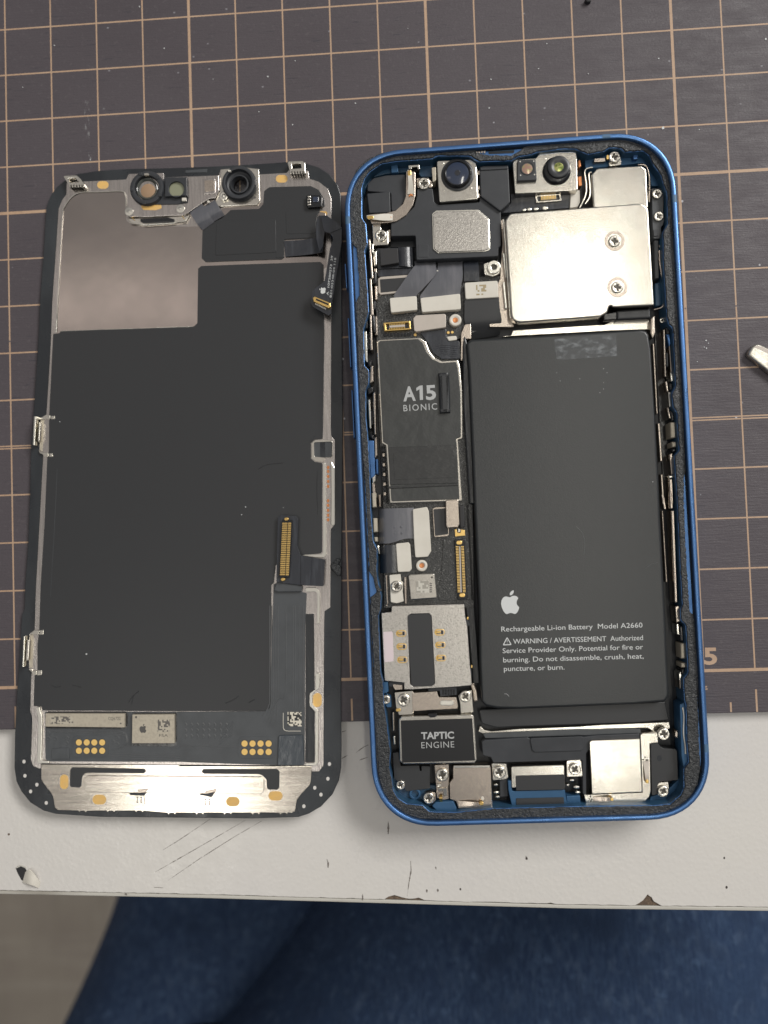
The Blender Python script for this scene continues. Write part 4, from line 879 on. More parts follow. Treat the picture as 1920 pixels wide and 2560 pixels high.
for x, y, r_ in ((450, 1110, 24), (490, 1170, 30), (500, 1215, 26), (415, 1150, 18)): plate(S, 'spring_contact', a8, ell(x, y, r_, r_ * .55, 14), 2.2, 3.6, 'steel_bright', PH, bev=.3)
BS = plate(S, 'speaker_body', a7, [(1086, 775), (1110, 762), (1480, 738), (1500, 748), (1960, 735), (2080, 720), (2450, 705), (2460, 790), (2050, 800), (1990, 880), (1990, 1240), (1960, 1230), (1955, 935), (1650, 945), (1185, 958), (1165, 910), (1096, 895)], 1.3, 3.6, 'black_plastic', r=.3, bev=.15)
plate(S, 'inner_panel', a8, [(85, 745), (545, 728), (550, 840), (530, 855), (128, 868), (104, 850)], 3.55, 3.85, 'black_plastic', BS, r=.4, bev=.12)
plate(S, 'groove_strip', a8, [(-320, 705), (505, 670), (1040, 668), (1045, 705), (560, 720), (-300, 745)], 1.3, 3.0, 'graphite_flex', BS, r=.2, bev=.05)
plate(S, 'speaker_rail', a8, [(-345, 640), (-310, 672), (-250, 686), (0, 664), (500, 645), (700, 630), (1288, 606), (1298, 660), (1160, 690), (1100, 655), (720, 664), (715, 690), (500, 688), (0, 690), (-300, 712), (-360, 690)], 1.3, 2.6, 'steel', r=.15, bev=.08)
SP2 = plate(S, 'speaker_cover', a8, [(600, 778), (622, 764), (1036, 750), (1042, 890), (1056, 1195), (1045, 1212), (622, 1228), (612, 1000)], 1.5, 4.2, 'steel', r=.3, bev=.12)
SF = plate(S, 'speaker_frame', a8, [(1040, 722), (1058, 704), (1186, 698), (1196, 782), (1122, 792), (1130, 1200), (1118, 1250), (1080, 1290), (1000, 1308), (572, 1318), (553, 1235), (1058, 1216), (1048, 892)], 1.4, 3.9, 'steel', r=[.2, .2, .2, .2, .2, .6, .6, .6, .3, .2, .1, .1, .1], bev=.1)
ribbon(S, 'spring_arm', a8, [((632, 1248), (632, 1292), 4.0), ((690, 1252), (690, 1290), 4.3), ((750, 1256), (750, 1288), 4.7), ((790, 1260), (790, 1288), 4.8)], 'steel_warm', SF, th=.12)
plate(S, 'gold_tip', a8, capsule(795, 1276, 16, 12), 4.5, 4.95, 'gold', SF, bev=.1)
for x, y in ((610, 1250), (600, 1270), (620, 1272), (612, 1288), (1080, 910), (1065, 930), (1092, 934), (1104, 935)): plate(S, 'weld_dot', a8, ell(x, y, 7, n=10), 3.88, 3.96, 'screw_slot', SF, bev=0)
ribbon(S, 'spring_arm', a8, [((1062, 945), (1114, 942), 4.0), ((1072, 1010), (1112, 1008), 4.3), ((1080, 1070), (1114, 1070), 4.6), ((1086, 1130), (1114, 1130), 4.5)], 'pad_taupe', SF, th=.12)
plate(S, 'gold_tip', a8, ell(1100, 1120, 15, 18, 14), 4.4, 4.8, 'gold', SF, bev=.1)
screw(S, a8, 1244, 712, 54, 4.4, SF)
TB = plate(S, 'ground_tab', a8, [(402, 945), (420, 935), (518, 930), (530, 945), (542, 1075), (405, 1082)], 1.5, 3.8, 'steel', r=.2, bev=.1)
screw(S, a8, 476, 1016, 52, 4.4, TB)
BP = plate(S, 'black_patch', a8, [(1130, 792), (1190, 788), (1215, 820), (1240, 834), (1345, 838), (1358, 860), (1366, 1108), (1215, 1118), (1190, 1140), (1185, 1230), (1140, 1240)], 1.4, 3.7, 'graphite', r=.2, bev=.05)
plate(S, 'hole', a8, [(x, y) for x, y in ell(1204, 918, 22, 26, 16)], 3.68, 3.71, 'cavity', BP, bev=0)
TC = plate(S, 'ground_tab', a8, [(1184, 1150), (1200, 1130), (1284, 1120), (1290, 1220), (1265, 1252), (1225, 1258), (1192, 1235)], 1.5, 3.6, 'steel', r=.3, bev=.1)
screw(S, a8, 1240, 1204, 48, 4.2, TC)
plate(S, 'blue_floor', a8, [(1130, 1250), (1180, 1235), (1290, 1180), (1360, 1110), (1410, 1020), (1412, 1175), (1385, 1230), (1298, 1308), (1110, 1320)], 1.2, 2.8, 'blue_inner', r=.3, bev=.12)
plate(S, 'antenna_strip', a8, [(1380, 455), (1422, 432), (1436, 500), (1446, 820), (1452, 955), (1416, 1012), (1395, 900)], 1.5, 5.3, 'blue_inner', r=.2, bev=.2)
wire(S, 'glue_trace', a8, [(1405, 480, 5.4), (1415, 560, 5.4), (1412, 700, 5.4), (1425, 800, 5.4), (1430, 880, 5.4)], .13, 'pad_ivory')
plate(S, 'loose_washer', a8, ell(1355, 712, 16, 34, 16), 2, 4.0, 'steel_warm', PH, bev=.2)
# ---- battery
bt = [(a3, [(1090, 270), (1130, 235)]), (a4, [(0, 222), (1215, 150), (1265, 160), (1290, 200), (1310, 330), (1345, 900), (1378, 1500)]), (a6, [(1215, 200), (1262, 1100), (1276, 1450)]), (a8, [(1288, 260), (1290, 380), (1255, 432), (980, 455), (0, 495)]), (a7, [(1220, 492), (1120, 470), (1085, 430), (1068, 60)]), (a5, [(1062, 1000), (1020, 100)]), (a3, [(1140, 1200), (1110, 500)])]
BAT = solid(S, 'battery', [rounded([q for cr, pts in bt for q in S.xy(cr, pts, 4.9)], .9, 4)], 1.2, 4.9, 'battery_wrap', PH, bev=.55, seg=5)
plate(S, 'battery_flap', a8, [(-355, 500), (0, 480), (1255, 430), (1292, 590), (1000, 612), (0, 645), (-200, 655), (-330, 620)], 1.2, 2.9, 'graphite', BAT, r=.4, bev=.2)
plate(S, 'wrap_edge', a3, [(1060, 300), (1075, 190), (1100, 270), (1128, 500), (1150, 900), (1180, 1659), (1120, 1659), (1065, 800)], 1.3, 3.9, 'battery_side', BAT, r=.3, bev=.25)
plate(S, 'tape_residue', a4, [(470, 235), (1000, 190), (1012, 380), (540, 412), (485, 405)], 4.90, 4.92, 'residue', BAT, bev=0)
plate(S, 'tape_mark', a4, [(468, 232), (1004, 186), (1014, 382), (540, 416), (484, 408)], 4.89, 4.91, 'tape_film', BAT, bev=0)
TH = 4.915
text(S, 'lettering', tb, 'Rechargeable Li-ion Battery  Model A2660', (193, 501), (1466, 464), TH, 'print_white', BAT, cap=47)
text(S, 'lettering', tb, 'WARNING / AVERTISSEMENT  Authorized', (300, 612), (1470, 577), TH, 'print_white', BAT, cap=47)
text(S, 'lettering', tb, 'Service Provider Only. Potential for fire or', (205, 696), (1471, 660), TH, 'print_white', BAT, cap=47)
text(S, 'lettering', tb, 'burning. Do not disassemble, crush, heat,', (210, 779), (1476, 743), TH, 'print_white', BAT, cap=47)
text(S, 'lettering', tb, 'puncture, or burn.', (216, 858), (762, 843), TH, 'print_white', BAT, cap=47)
plate(S, 'warning_triangle', tb, [(203, 626), (244, 548), (288, 622)], 4.89, TH, 'print_white', BAT, r=.18, bev=0, holes=[(tb, [(217, 617), (245, 563), (274, 614)], .1)])
text(S, 'lettering', tb, '!', (242, 608), (248, 608), TH, 'print_white', BAT, cap=34)
fruit_logo(S, tb, 183, 128, 357, 343, TH, 'print_white', BAT, rot=-.02)
wire(S, 'scratch', a6, [(485, 300, 4.905), (535, 350, 4.905), (558, 430, 4.905), (552, 540, 4.905)], .03, 'trace_grey', BAT)
wire(S, 'scratch', a6, [(1085, 660, 4.905), (1130, 625, 4.905), (1190, 608, 4.905)], .026, 'trace_grey', BAT)
wire(S, 'scratch', a7, [(1282, 362, 4.9), (1305, 364, 4.9), (1322, 384, 4.9)], .035, 'print_grey', BAT)
# metal bay around the battery
plate(S, 'bay_strip', a4, [(95, 200), (112, 158), (900, 108), (965, 82), (1296, 72), (1310, 90), (1285, 150), (900, 165), (0, 215)], 1.2, 2.6, 'steel', r=.2, bev=.1)
plate(S, 'bay_post', a4, [(1302, 60), (1340, 20), (1345, 180), (1318, 235), (1300, 180)], 1.2, 4.0, 'steel_warm', r=.2, bev=.2)
for cr, x0, y0, x1_, y1_, wd in ((a4, 1318, 270, 1350, 880, 16), (a4, 1362, 960, 1385, 1290, 20), (a4, 1388, 1400, 1405, 1659, 18), (a6, 1222, 20, 1246, 150, 22), (a6, 1224, 160, 1262, 780, 14)):
    plate(S, 'bay_rail', cr, [(x0, y0), (x0 + wd, y0), (x1_ + wd, y1_), (x1_, y1_)], 1.2, 3.0, 'steel_warm', r=.1, bev=.15)
plate(S, 'bay_wall', a4, [(1335, 190), (1400, 150), (1480, 1659), (1420, 1659)], 1.2, 1.6, 'black_gloss', PH, bev=.05)
# contacts along the right edge
for cr, pts, h, m in ((a4, [(1408, 150), (1428, 150), (1440, 560), (1422, 560)], 4.4, 'steel_warm'), (a4, [(1438, 350), (1452, 350), (1456, 470), (1442, 470)], 4.8, 'graphite_flex'), (a4, [(1470, 520), (1495, 520), (1498, 600), (1476, 600)], 4.6, 'steel_bright'),
                      (a4, [(1436, 190), (1468, 190), (1480, 270), (1460, 300), (1448, 240)], 4.4, 'blue_rim'), (a4, [(1458, 290), (1476, 290), (1492, 520), (1474, 520)], 4.2, 'steel_warm'), (a4, [(1424, 598), (1448, 598), (1462, 690), (1440, 690)], 4.4, 'steel_warm'),
                      (a4, [(1452, 690), (1480, 690), (1486, 820), (1462, 822)], 4.5, 'steel_bright'), (a4, [(1440, 825), (1462, 822), (1480, 920), (1460, 920)], 4.2, 'steel_warm'),
                      (a4, [(1470, 952), (1514, 950), (1520, 1085), (1476, 1088)], 4.6, 'chip_beige'), (a4, [(1484, 1122), (1522, 1120), (1525, 1165), (1488, 1168)], 4.6, 'chip_beige'), (a4, [(1462, 1230), (1490, 1215), (1500, 1400), (1480, 1410)], 4.4, 'steel_warm'),
                      (a4, [(1455, 1412), (1502, 1408), (1502, 1430), (1462, 1440)], 4.6, 'steel_bright'), (a4, [(1460, 1440), (1492, 1440), (1502, 1659), (1474, 1659)], 4.5, 'steel_warm'),
                      (a6, [(1290, 0), (1318, 0), (1326, 140), (1300, 148)], 4.5, 'steel_warm'), (a6, [(1306, 160), (1334, 158), (1364, 955), (1338, 955)], 4.6, 'steel_warm'), (a6, [(1340, 990), (1378, 980), (1384, 1120), (1352, 1130)], 4.6, 'steel_warm'),
                      (a6, [(1350, 1140), (1372, 1135), (1382, 1240), (1356, 1230)], 4.4, 'steel_bright'), (a6, [(1388, 1308), (1426, 1306), (1430, 1440), (1392, 1440)], 4.6, 'chip_beige'), (a6, [(1392, 1478), (1432, 1476), (1434, 1518), (1394, 1518)], 4.6, 'chip_beige'),
                      (a6, [(1372, 1570), (1392, 1545), (1398, 1600), (1378, 1640)], 4.6, 'steel_bright'), (a8, [(1376, 215), (1392, 210), (1394, 320), (1380, 320)], 4.4, 'steel_warm')):
    plate(S, 'edge_contact', cr, pts, 1.5, h, m, r=.12, bev=.18, seg=3)
for cr, pts in ((a4, [(1425, 130), (1470, 120), (1480, 190), (1440, 200)]), (a4, [(1450, 615), (1500, 610), (1500, 665), (1470, 690)]), (a4, [(1465, 840), (1512, 860), (1515, 945), (1480, 945)]), (a4, [(1480, 1180), (1530, 1170), (1530, 1200), (1490, 1225)]), (a6, [(1375, 1150), (1420, 1160), (1425, 1300), (1385, 1290)]), (a6, [(1392, 1525), (1435, 1522), (1436, 1560), (1400, 1600)])):
    plate(S, 'edge_seal', cr, pts, 1.5, 4.3, 'black_gloss', r=.3, bev=.3, seg=3)
screw(S, a4, 1405, 70, 24, 4.0)
# contacts along the left edge
for cr, pts, h, m in ((a1, [(240, 960), (262, 955), (290, 1300), (268, 1300)], 4.6, 'steel_warm'), (a1, [(268, 990), (292, 1000), (290, 1080), (272, 1080)], 4.8, 'steel_bright'), (a1, [(285, 1060), (318, 1060), (320, 1180), (295, 1200)], 4.0, 'steel_bright'), (a1, [(250, 1300), (274, 1300), (292, 1620), (262, 1620)], 4.6, 'steel_warm'), (a1, [(292, 1210), (318, 1210), (320, 1250), (298, 1255)], 4.2, 'steel_warm'), (a1, [(300, 1360), (322, 1360), (324, 1480), (306, 1490)], 4.0, 'steel_warm'),
                      (a3, [(252, 20), (272, 20), (284, 330), (262, 330)], 4.6, 'steel_warm'), (a3, [(298, 40), (322, 30), (326, 200), (300, 200)], 3.6, 'steel_warm'), (a3, [(205, 170), (232, 160), (240, 440), (216, 420)], 4.4, 'steel_bright'), (a3, [(262, 470), (286, 460), (290, 600), (256, 620)], 4.6, 'steel_warm'), (a3, [(284, 700), (306, 690), (312, 1060), (296, 1060)], 4.6, 'steel_warm'), (a3, [(240, 760), (262, 750), (272, 1010), (252, 1000)], 4.4, 'steel_bright'), (a3, [(296, 1090), (318, 1075), (324, 1240), (300, 1260)], 4.6, 'steel_warm'), (a3, [(275, 1430), (312, 1400), (308, 1460), (280, 1490)], 4.6, 'steel_bright'), (a3, [(272, 1480), (300, 1480), (318, 1659), (286, 1659)], 4.4, 'steel_warm'),
                      (a3, [(306, 1270), (326, 1270), (330, 1400), (312, 1400)], 4.4, 'blue_rim'),
                      (a5, [(135, 10), (172, 5), (176, 130), (142, 135)], 4.6, 'chip_beige'), (a5, [(146, 225), (182, 225), (186, 345), (150, 350)], 4.6, 'chip_beige'), (a5, [(156, 390), (184, 388), (186, 430), (160, 430)], 4.6, 'chip_beige'), (a5, [(182, 450), (202, 470), (208, 540), (192, 530)], 4.6, 'steel_bright'), (a5, [(195, 20), (215, 20), (215, 130), (200, 130)], 3.6, 'steel_warm'), (a5, [(250, 715), (272, 715), (280, 960), (262, 1000)], 3.0, 'steel_warm'), (a7, [(312, 520), (332, 520), (335, 680), (316, 690)], 3.4, 'steel_warm'), (a7, [(318, 730), (340, 720), (345, 800), (324, 805)], 3.4, 'steel_bright')):
    plate(S, 'edge_contact', cr, pts, 1.5, h, m, r=.12, bev=.18, seg=3)
for cr, pts in ((a1, [(275, 1240), (318, 1235), (320, 1350), (285, 1350)]), (a1, [(270, 1500), (310, 1480), (312, 1570), (275, 1580)]), (a3, [(255, 30), (300, 20), (312, 180), (290, 180)]), (a3, [(210, 40), (240, 30), (245, 140), (215, 150)]), (a3, [(230, 200), (256, 180), (262, 320), (236, 330)]), (a3, [(235, 430), (280, 400), (275, 470), (245, 480)]), (a3, [(230, 660), (285, 640), (290, 690), (240, 720)]), (a3, [(255, 860), (285, 840), (290, 980), (262, 980)]), (a3, [(250, 1050), (295, 1060), (295, 1110), (262, 1090)])):
    plate(S, 'edge_seal', cr, pts, 1.5, 4.3, 'black_gloss', r=.3, bev=.3, seg=3)
plate(S, 'blue_inner_wall', a3, [(246, 1110), (292, 1110), (305, 1400), (268, 1450)], 1.5, 4.4, 'blue_rim', PH, r=.2, bev=.1)
for x, y, r_ in ((895, 490, 5), (925, 525, 4), (690, 577, 4), (520, 595, 4), (895, 610, 3.5), (895, 665, 4), (863, 697, 4), (1320, 1468, 6), (490, 525, 3)):
    plate(S, 'dust_speck', a4, ell(x, y, r_ * .7, r_ * .55, 7), 4.89, 4.93, 'print_white', BAT, bev=0)

# ================================================================== the lifted display, lying face down
DA = root('display_assembly', (5, 40, 0), 'lifted phone display lying face down, its black sheet and steel frame showing', 'phone display')
D = Surf(DA)
def multi(T, items, h): return [q for cr, pts in items for q in T.xy(cr, pts, h)]
hole2 = (d2, ell(545, 328, 68, n=30), 0)
glass = multi(D, [(d1, [(62, 1150), (80, 900), (100, 560), (118, 490), (150, 420), (205, 345), (275, 285), (330, 250), (400, 218), (600, 186), (900, 166), (1400, 156)]),
                  (d2, [(370, 138), (700, 120), (1020, 98), (1200, 112), (1330, 150), (1440, 222), (1520, 330), (1548, 420), (1556, 700), (1557, 1300)]),
                  (d5, [(1136, 100), (1124, 1400), (1122, 2100)]), (d4, [(1590, 200), (1594, 700), (1590, 930), (1570, 1050), (1510, 1180), (1400, 1298), (1280, 1368), (1180, 1400), (740, 1414), (0, 1406)]),
                  (d3, [(870, 1432), (430, 1402), (310, 1370), (180, 1290), (92, 1180), (42, 1080), (22, 940), (28, 600), (52, 150)]),
                  (d7, [(62, 900), (90, 400), (98, 300), (122, 245), (124, 180)]), (d6, [(100, 2050), (132, 1600), (155, 1000), (165, 500), (200, 50)]), (d1, [(25, 1800), (40, 1450)])], .9)
holes_d = [rounded(D.xy(*[hole2[0], hole2[1], .9]), 0)]
GL = solid(D, 'glass_panel', [rounded(glass, .5, 2)] + holes_d, .12, .9, 'bezel', DA, bev=.12)
plate(D, 'lens_window', d2, ell(545, 328, 70, n=30), .12, .3, 'clear_glass', GL, bev=.02)
# steel chassis
chas = multi(D, [(d1, [(145, 1890), (160, 1480), (200, 900), (222, 560), (258, 472), (298, 420), (302, 300), (460, 290), (890, 270), (915, 215), (1260, 205), (1275, 250), (1400, 245)]),
                 (d2, [(345, 228), (360, 170), (600, 150), (740, 166), (748, 220), (1015, 205), (1032, 180), (1225, 180), (1236, 262), (1330, 292), (1420, 362), (1455, 460), (1456, 1400)]),
                 (d5, [(1005, 30), (1010, 140), (1050, 180), (1050, 1120), (1005, 1160), (1000, 2030), (936, 2072), (932, 2200)]),
                 (d4, [(1426, 200), (1424, 900), (1380, 960), (1308, 962), (1305, 900), (600, 900)]),
                 (d3, [(285, 905), (285, 960), (210, 932), (186, 870), (200, 460), (180, 380), (188, 60)]),
                 (d7, [(196, 870), (165, 832), (172, 490), (222, 452), (236, 20)]), (d6, [(268, 1200), (300, 610), (255, 560), (282, 190), (335, 160), (345, 20)])], 1.15)
CH = solid(D, 'steel_chassis', [rounded(chas, .25, 3)] + [D.xy(d2, ell(545, 328, 96, n=30), 1.15)], .85, 1.15, 'steel_frame', DA, bev=.05)
inn = multi(D, [(d1, [(215, 1470), (240, 1100), (262, 620), (275, 540), (330, 465), (430, 410), (840, 392), (880, 420), (885, 540), (905, 690), (1000, 735), (1400, 735), (1659, 700)]),
                (d2, [(330, 560), (735, 548), (775, 520), (780, 380), (830, 330), (1250, 322), (1340, 365), (1395, 460), (1400, 1000), (1395, 1110)]),
                (d5, [(922, 30), (922, 165), (830, 175), (790, 210), (790, 380), (830, 412), (917, 425), (917, 1420), (895, 1442), (690, 1455), (690, 1810), (850, 1812), (884, 1870), (880, 2190)]),
                (d4, [(1345, 100), (1345, 165), (1290, 205), (1288, 310), (1342, 368), (1340, 868), (1245, 878), (700, 880)]),
                (d3, [(360, 880), (290, 872), (295, 500), (240, 400), (225, 340), (225, 40)]), (d7, [(228, 850), (222, 560), (250, 450), (262, 100)]), (d6, [(296, 1200), (330, 640), (360, 600), (360, 190), (352, 60)])], 1.2)
plate(D, 'mirror_panel', d1, [(262, 560), (330, 460), (440, 405), (850, 388), (884, 425), (890, 680), (1000, 738), (1659, 735), (1900, 500), (2250, 500), (2860, 600), (2870, 1150), (1605, 1160), (1600, 1760), (195, 1800), (215, 1400)], 1.12, 1.19, 'mirror_plate', CH, r=.6, bev=.02)
wire(D, 'frame_lip', d1, [(200, 1780, 1.3), (225, 1300, 1.3), (262, 640, 1.3), (285, 540, 1.3), (350, 450, 1.3), (440, 402, 1.3), (640, 395, 1.3), (840, 388, 1.3), (880, 420, 1.3), (890, 540, 1.3)], .11, 'steel_bright', CH)
# graphite sheet
MS = solid(D, 'graphite_sheet', [rounded(multi(D, [(d1, [(168, 1795), (228, 1788), (245, 1768), (1555, 1724), (1592, 1690), (1600, 1150), (1632, 1125)]), (d2, [(600, 1108), (1345, 1084), (1378, 1112), (1386, 1800)]),
                 (d5, [(918, 60), (914, 165), (828, 172), (784, 210), (786, 384), (828, 418), (910, 430), (908, 1410), (890, 1432), (660, 1452), (395, 1560), (372, 1760), (345, 1780), (343, 2200)]),
                 (d4, [(910, 300), (900, 350), (855, 376), (0, 380)]), (d7, [(1190, 1255), (300, 1250), (290, 1210), (212, 1205), (222, 900), (250, 890), (250, 600), (268, 440), (280, 40)]),
                 (d6, [(312, 1400), (345, 640), (362, 570), (365, 200), (372, 30)])], 1.34), .25, 3)], 1.1, 1.34, 'graphite', DA, bev=.06)
wire(D, 'sheet_edge_glint', d1, [(245, 1768, 1.33), (700, 1752, 1.33), (1150, 1738, 1.33), (1550, 1723, 1.33)], .06, 'steel_bright', MS)
wire(D, 'sheet_seam', d6, [(455, 760, 1.34), (430, 1300, 1.34), (405, 1760, 1.34), (382, 2180, 1.34)], .04, 'graphite_flex', MS)
for i, pts in enumerate(([(200, 500), (300, 450), (480, 430)], [(830, 130), (770, 200)], [(860, 500), (850, 700), (862, 1000)])):
    wire(D, 'sheet_crease', d5, [(x, y, 1.335) for x, y in pts], .07, 'graphite', MS)
for pts in ([(390, 130), (440, 150), (480, 140)], [(600, 130), (680, 150)], [(1150, 300), (1190, 240), (1250, 190)], [(1180, 320), (1200, 230)]): wire(D, 'sheet_crease', d3, [(x, y, 1.335) for x, y in pts], .09, 'graphite', MS)
for pts in ([(480, 300), (550, 270), (600, 235)], [(700, 295), (760, 265)]): wire(D, 'sheet_crease', d4, [(x, y, 1.335) for x, y in pts], .09, 'graphite', MS)
# earpiece flex sheet
ES = plate(D, 'sensor_flex_sheet', d2, [(790, 385), (842, 346), (1250, 335), (1330, 372), (1384, 462), (1390, 530), (1345, 565), (1312, 640), (1312, 850), (985, 866), (990, 1040), (965, 1058), (215, 1086), (174, 1050), (182, 775), (290, 690), (370, 655), (460, 572), (742, 560), (782, 512)], 1.15, 1.36, 'graphite', r=.35, bev=.05)
plate(D, 'raised_area', d2, [(320, 690), (905, 665), (910, 990), (310, 1020)], 1.34, 1.43, 'graphite', ES, r=.4, bev=.05)
plate(D, 'raised_area', d2, [(1005, 590), (1060, 560), (1330, 572), (1300, 700), (1300, 800), (1010, 810)], 1.34, 1.41, 'graphite', ES, r=.5, bev=.04)
plate(D, 'raised_area', d2, [(905, 820), (1270, 805), (1275, 840), (985, 862), (988, 1040), (908, 1045)], 1.34, 1.42, 'graphite', ES, r=.1, bev=.03)
SC = plate(D, 'light_sensor', d2, [(1205, 432), (1222, 420), (1350, 424), (1368, 450), (1360, 540), (1225, 548), (1208, 520)], 1.3, 2.2, 'black_gloss', r=.2, bev=.15)
plate(D, 'sensor_window', d2, [(1272, 440), (1330, 442), (1328, 495), (1270, 492)], 2.18, 2.35, 'lens_blue', SC, r=.15, bev=.06)
for i in range(4): plate(D, 'terminal', d2, rect(1220, 432 + i * 26, 1252, 446 + i * 26), 2.15, 2.35, 'steel', SC, r=.06, bev=.05)
# sensor brackets
RB = plate(D, 'sensor_bracket', d1, [(915, 215), (1260, 205), (1262, 300), (1300, 470), (1500, 505), (1500, 245), (1803, 228), (1808, 380), (1770, 455), (1715, 460), (1640, 505), (1500, 600), (1450, 625), (1310, 628), (1040, 642), (1012, 636), (930, 640), (880, 600), (880, 545), (912, 525)], 1.1, 2.2, 'steel_frame', r=.2, bev=.08)
plate(D, 'folded_edge', d1, [(885, 640), (925, 655), (1030, 655), (1310, 640), (1480, 630), (1520, 615), (1480, 685), (1380, 700), (1100, 722), (1000, 716), (930, 692)], 1.15, 1.7, 'steel', RB, r=.3, bev=.12)
plate(D, 'black_gasket', d1, [(1030, 660), (1300, 645), (1368, 662), (1366, 690), (1060, 700), (1030, 685)], 1.5, 1.95, 'black_gloss', RB, r=.1, bev=.08)
for a_, b_ in (((925, 700), (1030, 715)), ((1060, 722), (1366, 700)), ((1372, 692), (1470, 686))): wire(D, 'bracket_rail', d1, [(*a_, 1.75), (*b_, 1.75)], .12, 'steel_bright', RB)
plate(D, 'embossed_window', d2, [(188, 268), (300, 258), (315, 290), (310, 412), (195, 420), (185, 400)], 2.15, 2.38, 'steel_frame', RB, r=.3, bev=.1)
plate(D, 'window_face', d2, [(200, 282), (290, 274), (300, 298), (297, 385), (205, 392)], 2.36, 2.42, 'steel_warm', RB, r=.25, bev=.03)
for x, y in ((915, 585), (1422, 556)):
    lathe(D, 'rivet', d1, x, y, [(44, 2.18), (42, 2.3), (32, 2.36), (18, 2.32), (8, 2.42), (.1, 2.44)], 'steel_bright', RB)
for pts in ([(1040, 525), (1235, 515), (1240, 555), (1180, 575), (1060, 570), (1040, 550)],): plate(D, 'orange_patch', d1, pts, 2.18, 2.23, 'kapton', RB, r=.2, bev=.01)
for pts in ([(940, 640), (970, 670)], [(1435, 622), (1460, 655)]): wire(D, 'weld_seam', d1, [(*p, 1.9) for p in pts], .07, 'gold', RB)
R1 = lathe(D, 'sensor_holder', d1, 1092, 350, [(172, 1.1), (170, 2.7), (160, 3.0), (140, 3.1), (122, 3.0), (114, 2.3), (112, 1.5)], 'black_plastic', DA, href=3.0)
lathe(D, 'glass_ring', d1, 1105, 372, [(108, 1.9), (106, 2.5), (98, 2.6), (84, 2.4), (76, 2.0)], 'lens_rimglass', R1)
lathe(D, 'sensor_disc', d1, 1106, 384, [(74, 1.6), (72, 2.2), (66, 2.26), (.1, 2.28)], 'lens_tan', R1, href=2.26)
for a in range(5): x, y = 1092 + 150 * math.cos(a * 1.26 + .5), 350 + 150 * math.sin(a * 1.26 + .5); plate(D, 'holder_notch', d1, [(x - 16, y - 16), (x + 16, y - 16), (x + 16, y + 16), (x - 16, y + 16)], 2.8, 3.2, 'black_plastic', R1, r=.1, bev=.06)
plate(D, 'white_catch', d1, [(1066, 208), (1110, 206), (1112, 228), (1068, 230)], 2.5, 3.3, 'steel', R1, bev=.06)
bk = plate(D, 'sensor_body', d1, [(1012, 470), (1240, 440), (1260, 250), (1490, 246), (1492, 500), (1390, 515), (1040, 520)], 1.1, 2.4, 'black_plastic', r=.15, bev=.1)
bx_ = plate(D, 'sensor_box', d1, [(1275, 258), (1485, 252), (1490, 432), (1272, 440)], 2.2, 3.0, 'black_plastic', bk, r=.1, bev=.1, holes=[(d1, ell(1385, 365, 76, n=24), 0)])
plate(D, 'sensor_disc', d1, ell(1385, 365, 78, n=28), 2.2, 2.55, 'lens_green', bk, bev=.02)
plate(D, 'white_catch', d1, [(1440, 452), (1480, 450), (1482, 480), (1440, 482)], 2.3, 2.9, 'pad_ivory', bk, bev=.05)
B2 = plate(D, 'camera_holder_plate', d2, [(350, 385), (365, 170), (600, 152), (740, 168), (748, 480), (722, 520), (310, 540), (305, 505), (340, 400)], 1.1, 1.6, 'steel', r=.25, bev=.08, holes=[(d2, ell(545, 320, 110, n=30), 0)])
R2 = lathe(D, 'camera_holder', d2, 545, 312, [(172, 1.2), (170, 2.6), (160, 3.0), (145, 3.1), (132, 3.0), (122, 2.2), (96, 1.9), (92, 2.3), (78, 2.35), (72, 1.5), (70, .95)], 'black_plastic', DA, href=2.4)
# open the holder's middle: the inside stays a tube
_m = R2.data; _b = bmesh.new(); _b.from_mesh(_m); _b.faces.ensure_lookup_table()
bmesh.ops.delete(_b, geom=[f for f in _b.faces if len(f.verts) > 8], context='FACES_ONLY'); _b.to_mesh(_m); _b.free()
plate(D, 'white_catch', d2, ell(447, 185, 16, 10, 10), 2.8, 3.3, 'pad_ivory', R2, bev=.05)
for x, y, r_ in ((515, 490, 14), (690, 455, 20)): plate(D, 'code_mark', d2, [(x - r_, y - 6), (x + r_, y - 16), (x + r_, y + 2), (x - r_, y + 10)], 1.58, 1.62, 'print_dark', B2, bev=0)
lathe(D, 'rivet', d2, 388, 428, [(46, 1.6), (44, 2.2), (34, 2.3), (18, 2.22), (8, 2.35), (.1, 2.36)], 'steel_bright', B2)
# hooks at the top corners
for pts, hp, tabs in (([(268, 240), (285, 232), (400, 228), (440, 262), (480, 318), (478, 345), (330, 350), (305, 300)], [(318, 262), (385, 256), (425, 298), (345, 305)], d1), ([(1020, 100), (1035, 90), (1170, 86), (1195, 110), (1200, 180), (1205, 212), (1045, 218), (1040, 180)], [(1062, 118), (1150, 112), (1160, 158), (1070, 165)], d2)):
    hk = plate(D, 'top_hook', tabs, pts, 1.15, 2.3, 'steel', r=.15, bev=.1, holes=[(tabs, hp, .08)])
for cr, x0, y0 in ((d1, 340, 325), (d2, 1060, 190)):
    for i in range(5): plate(D, 'hook_weld', cr, [(x0 + i * 27, y0), (x0 + 14 + i * 27, y0 - 2), (x0 + 16 + i * 27, y0 + 30), (x0 + 2 + i * 27, y0 + 32)], 1.1, 2.36, 'screw_slot', DA, bev=.02)
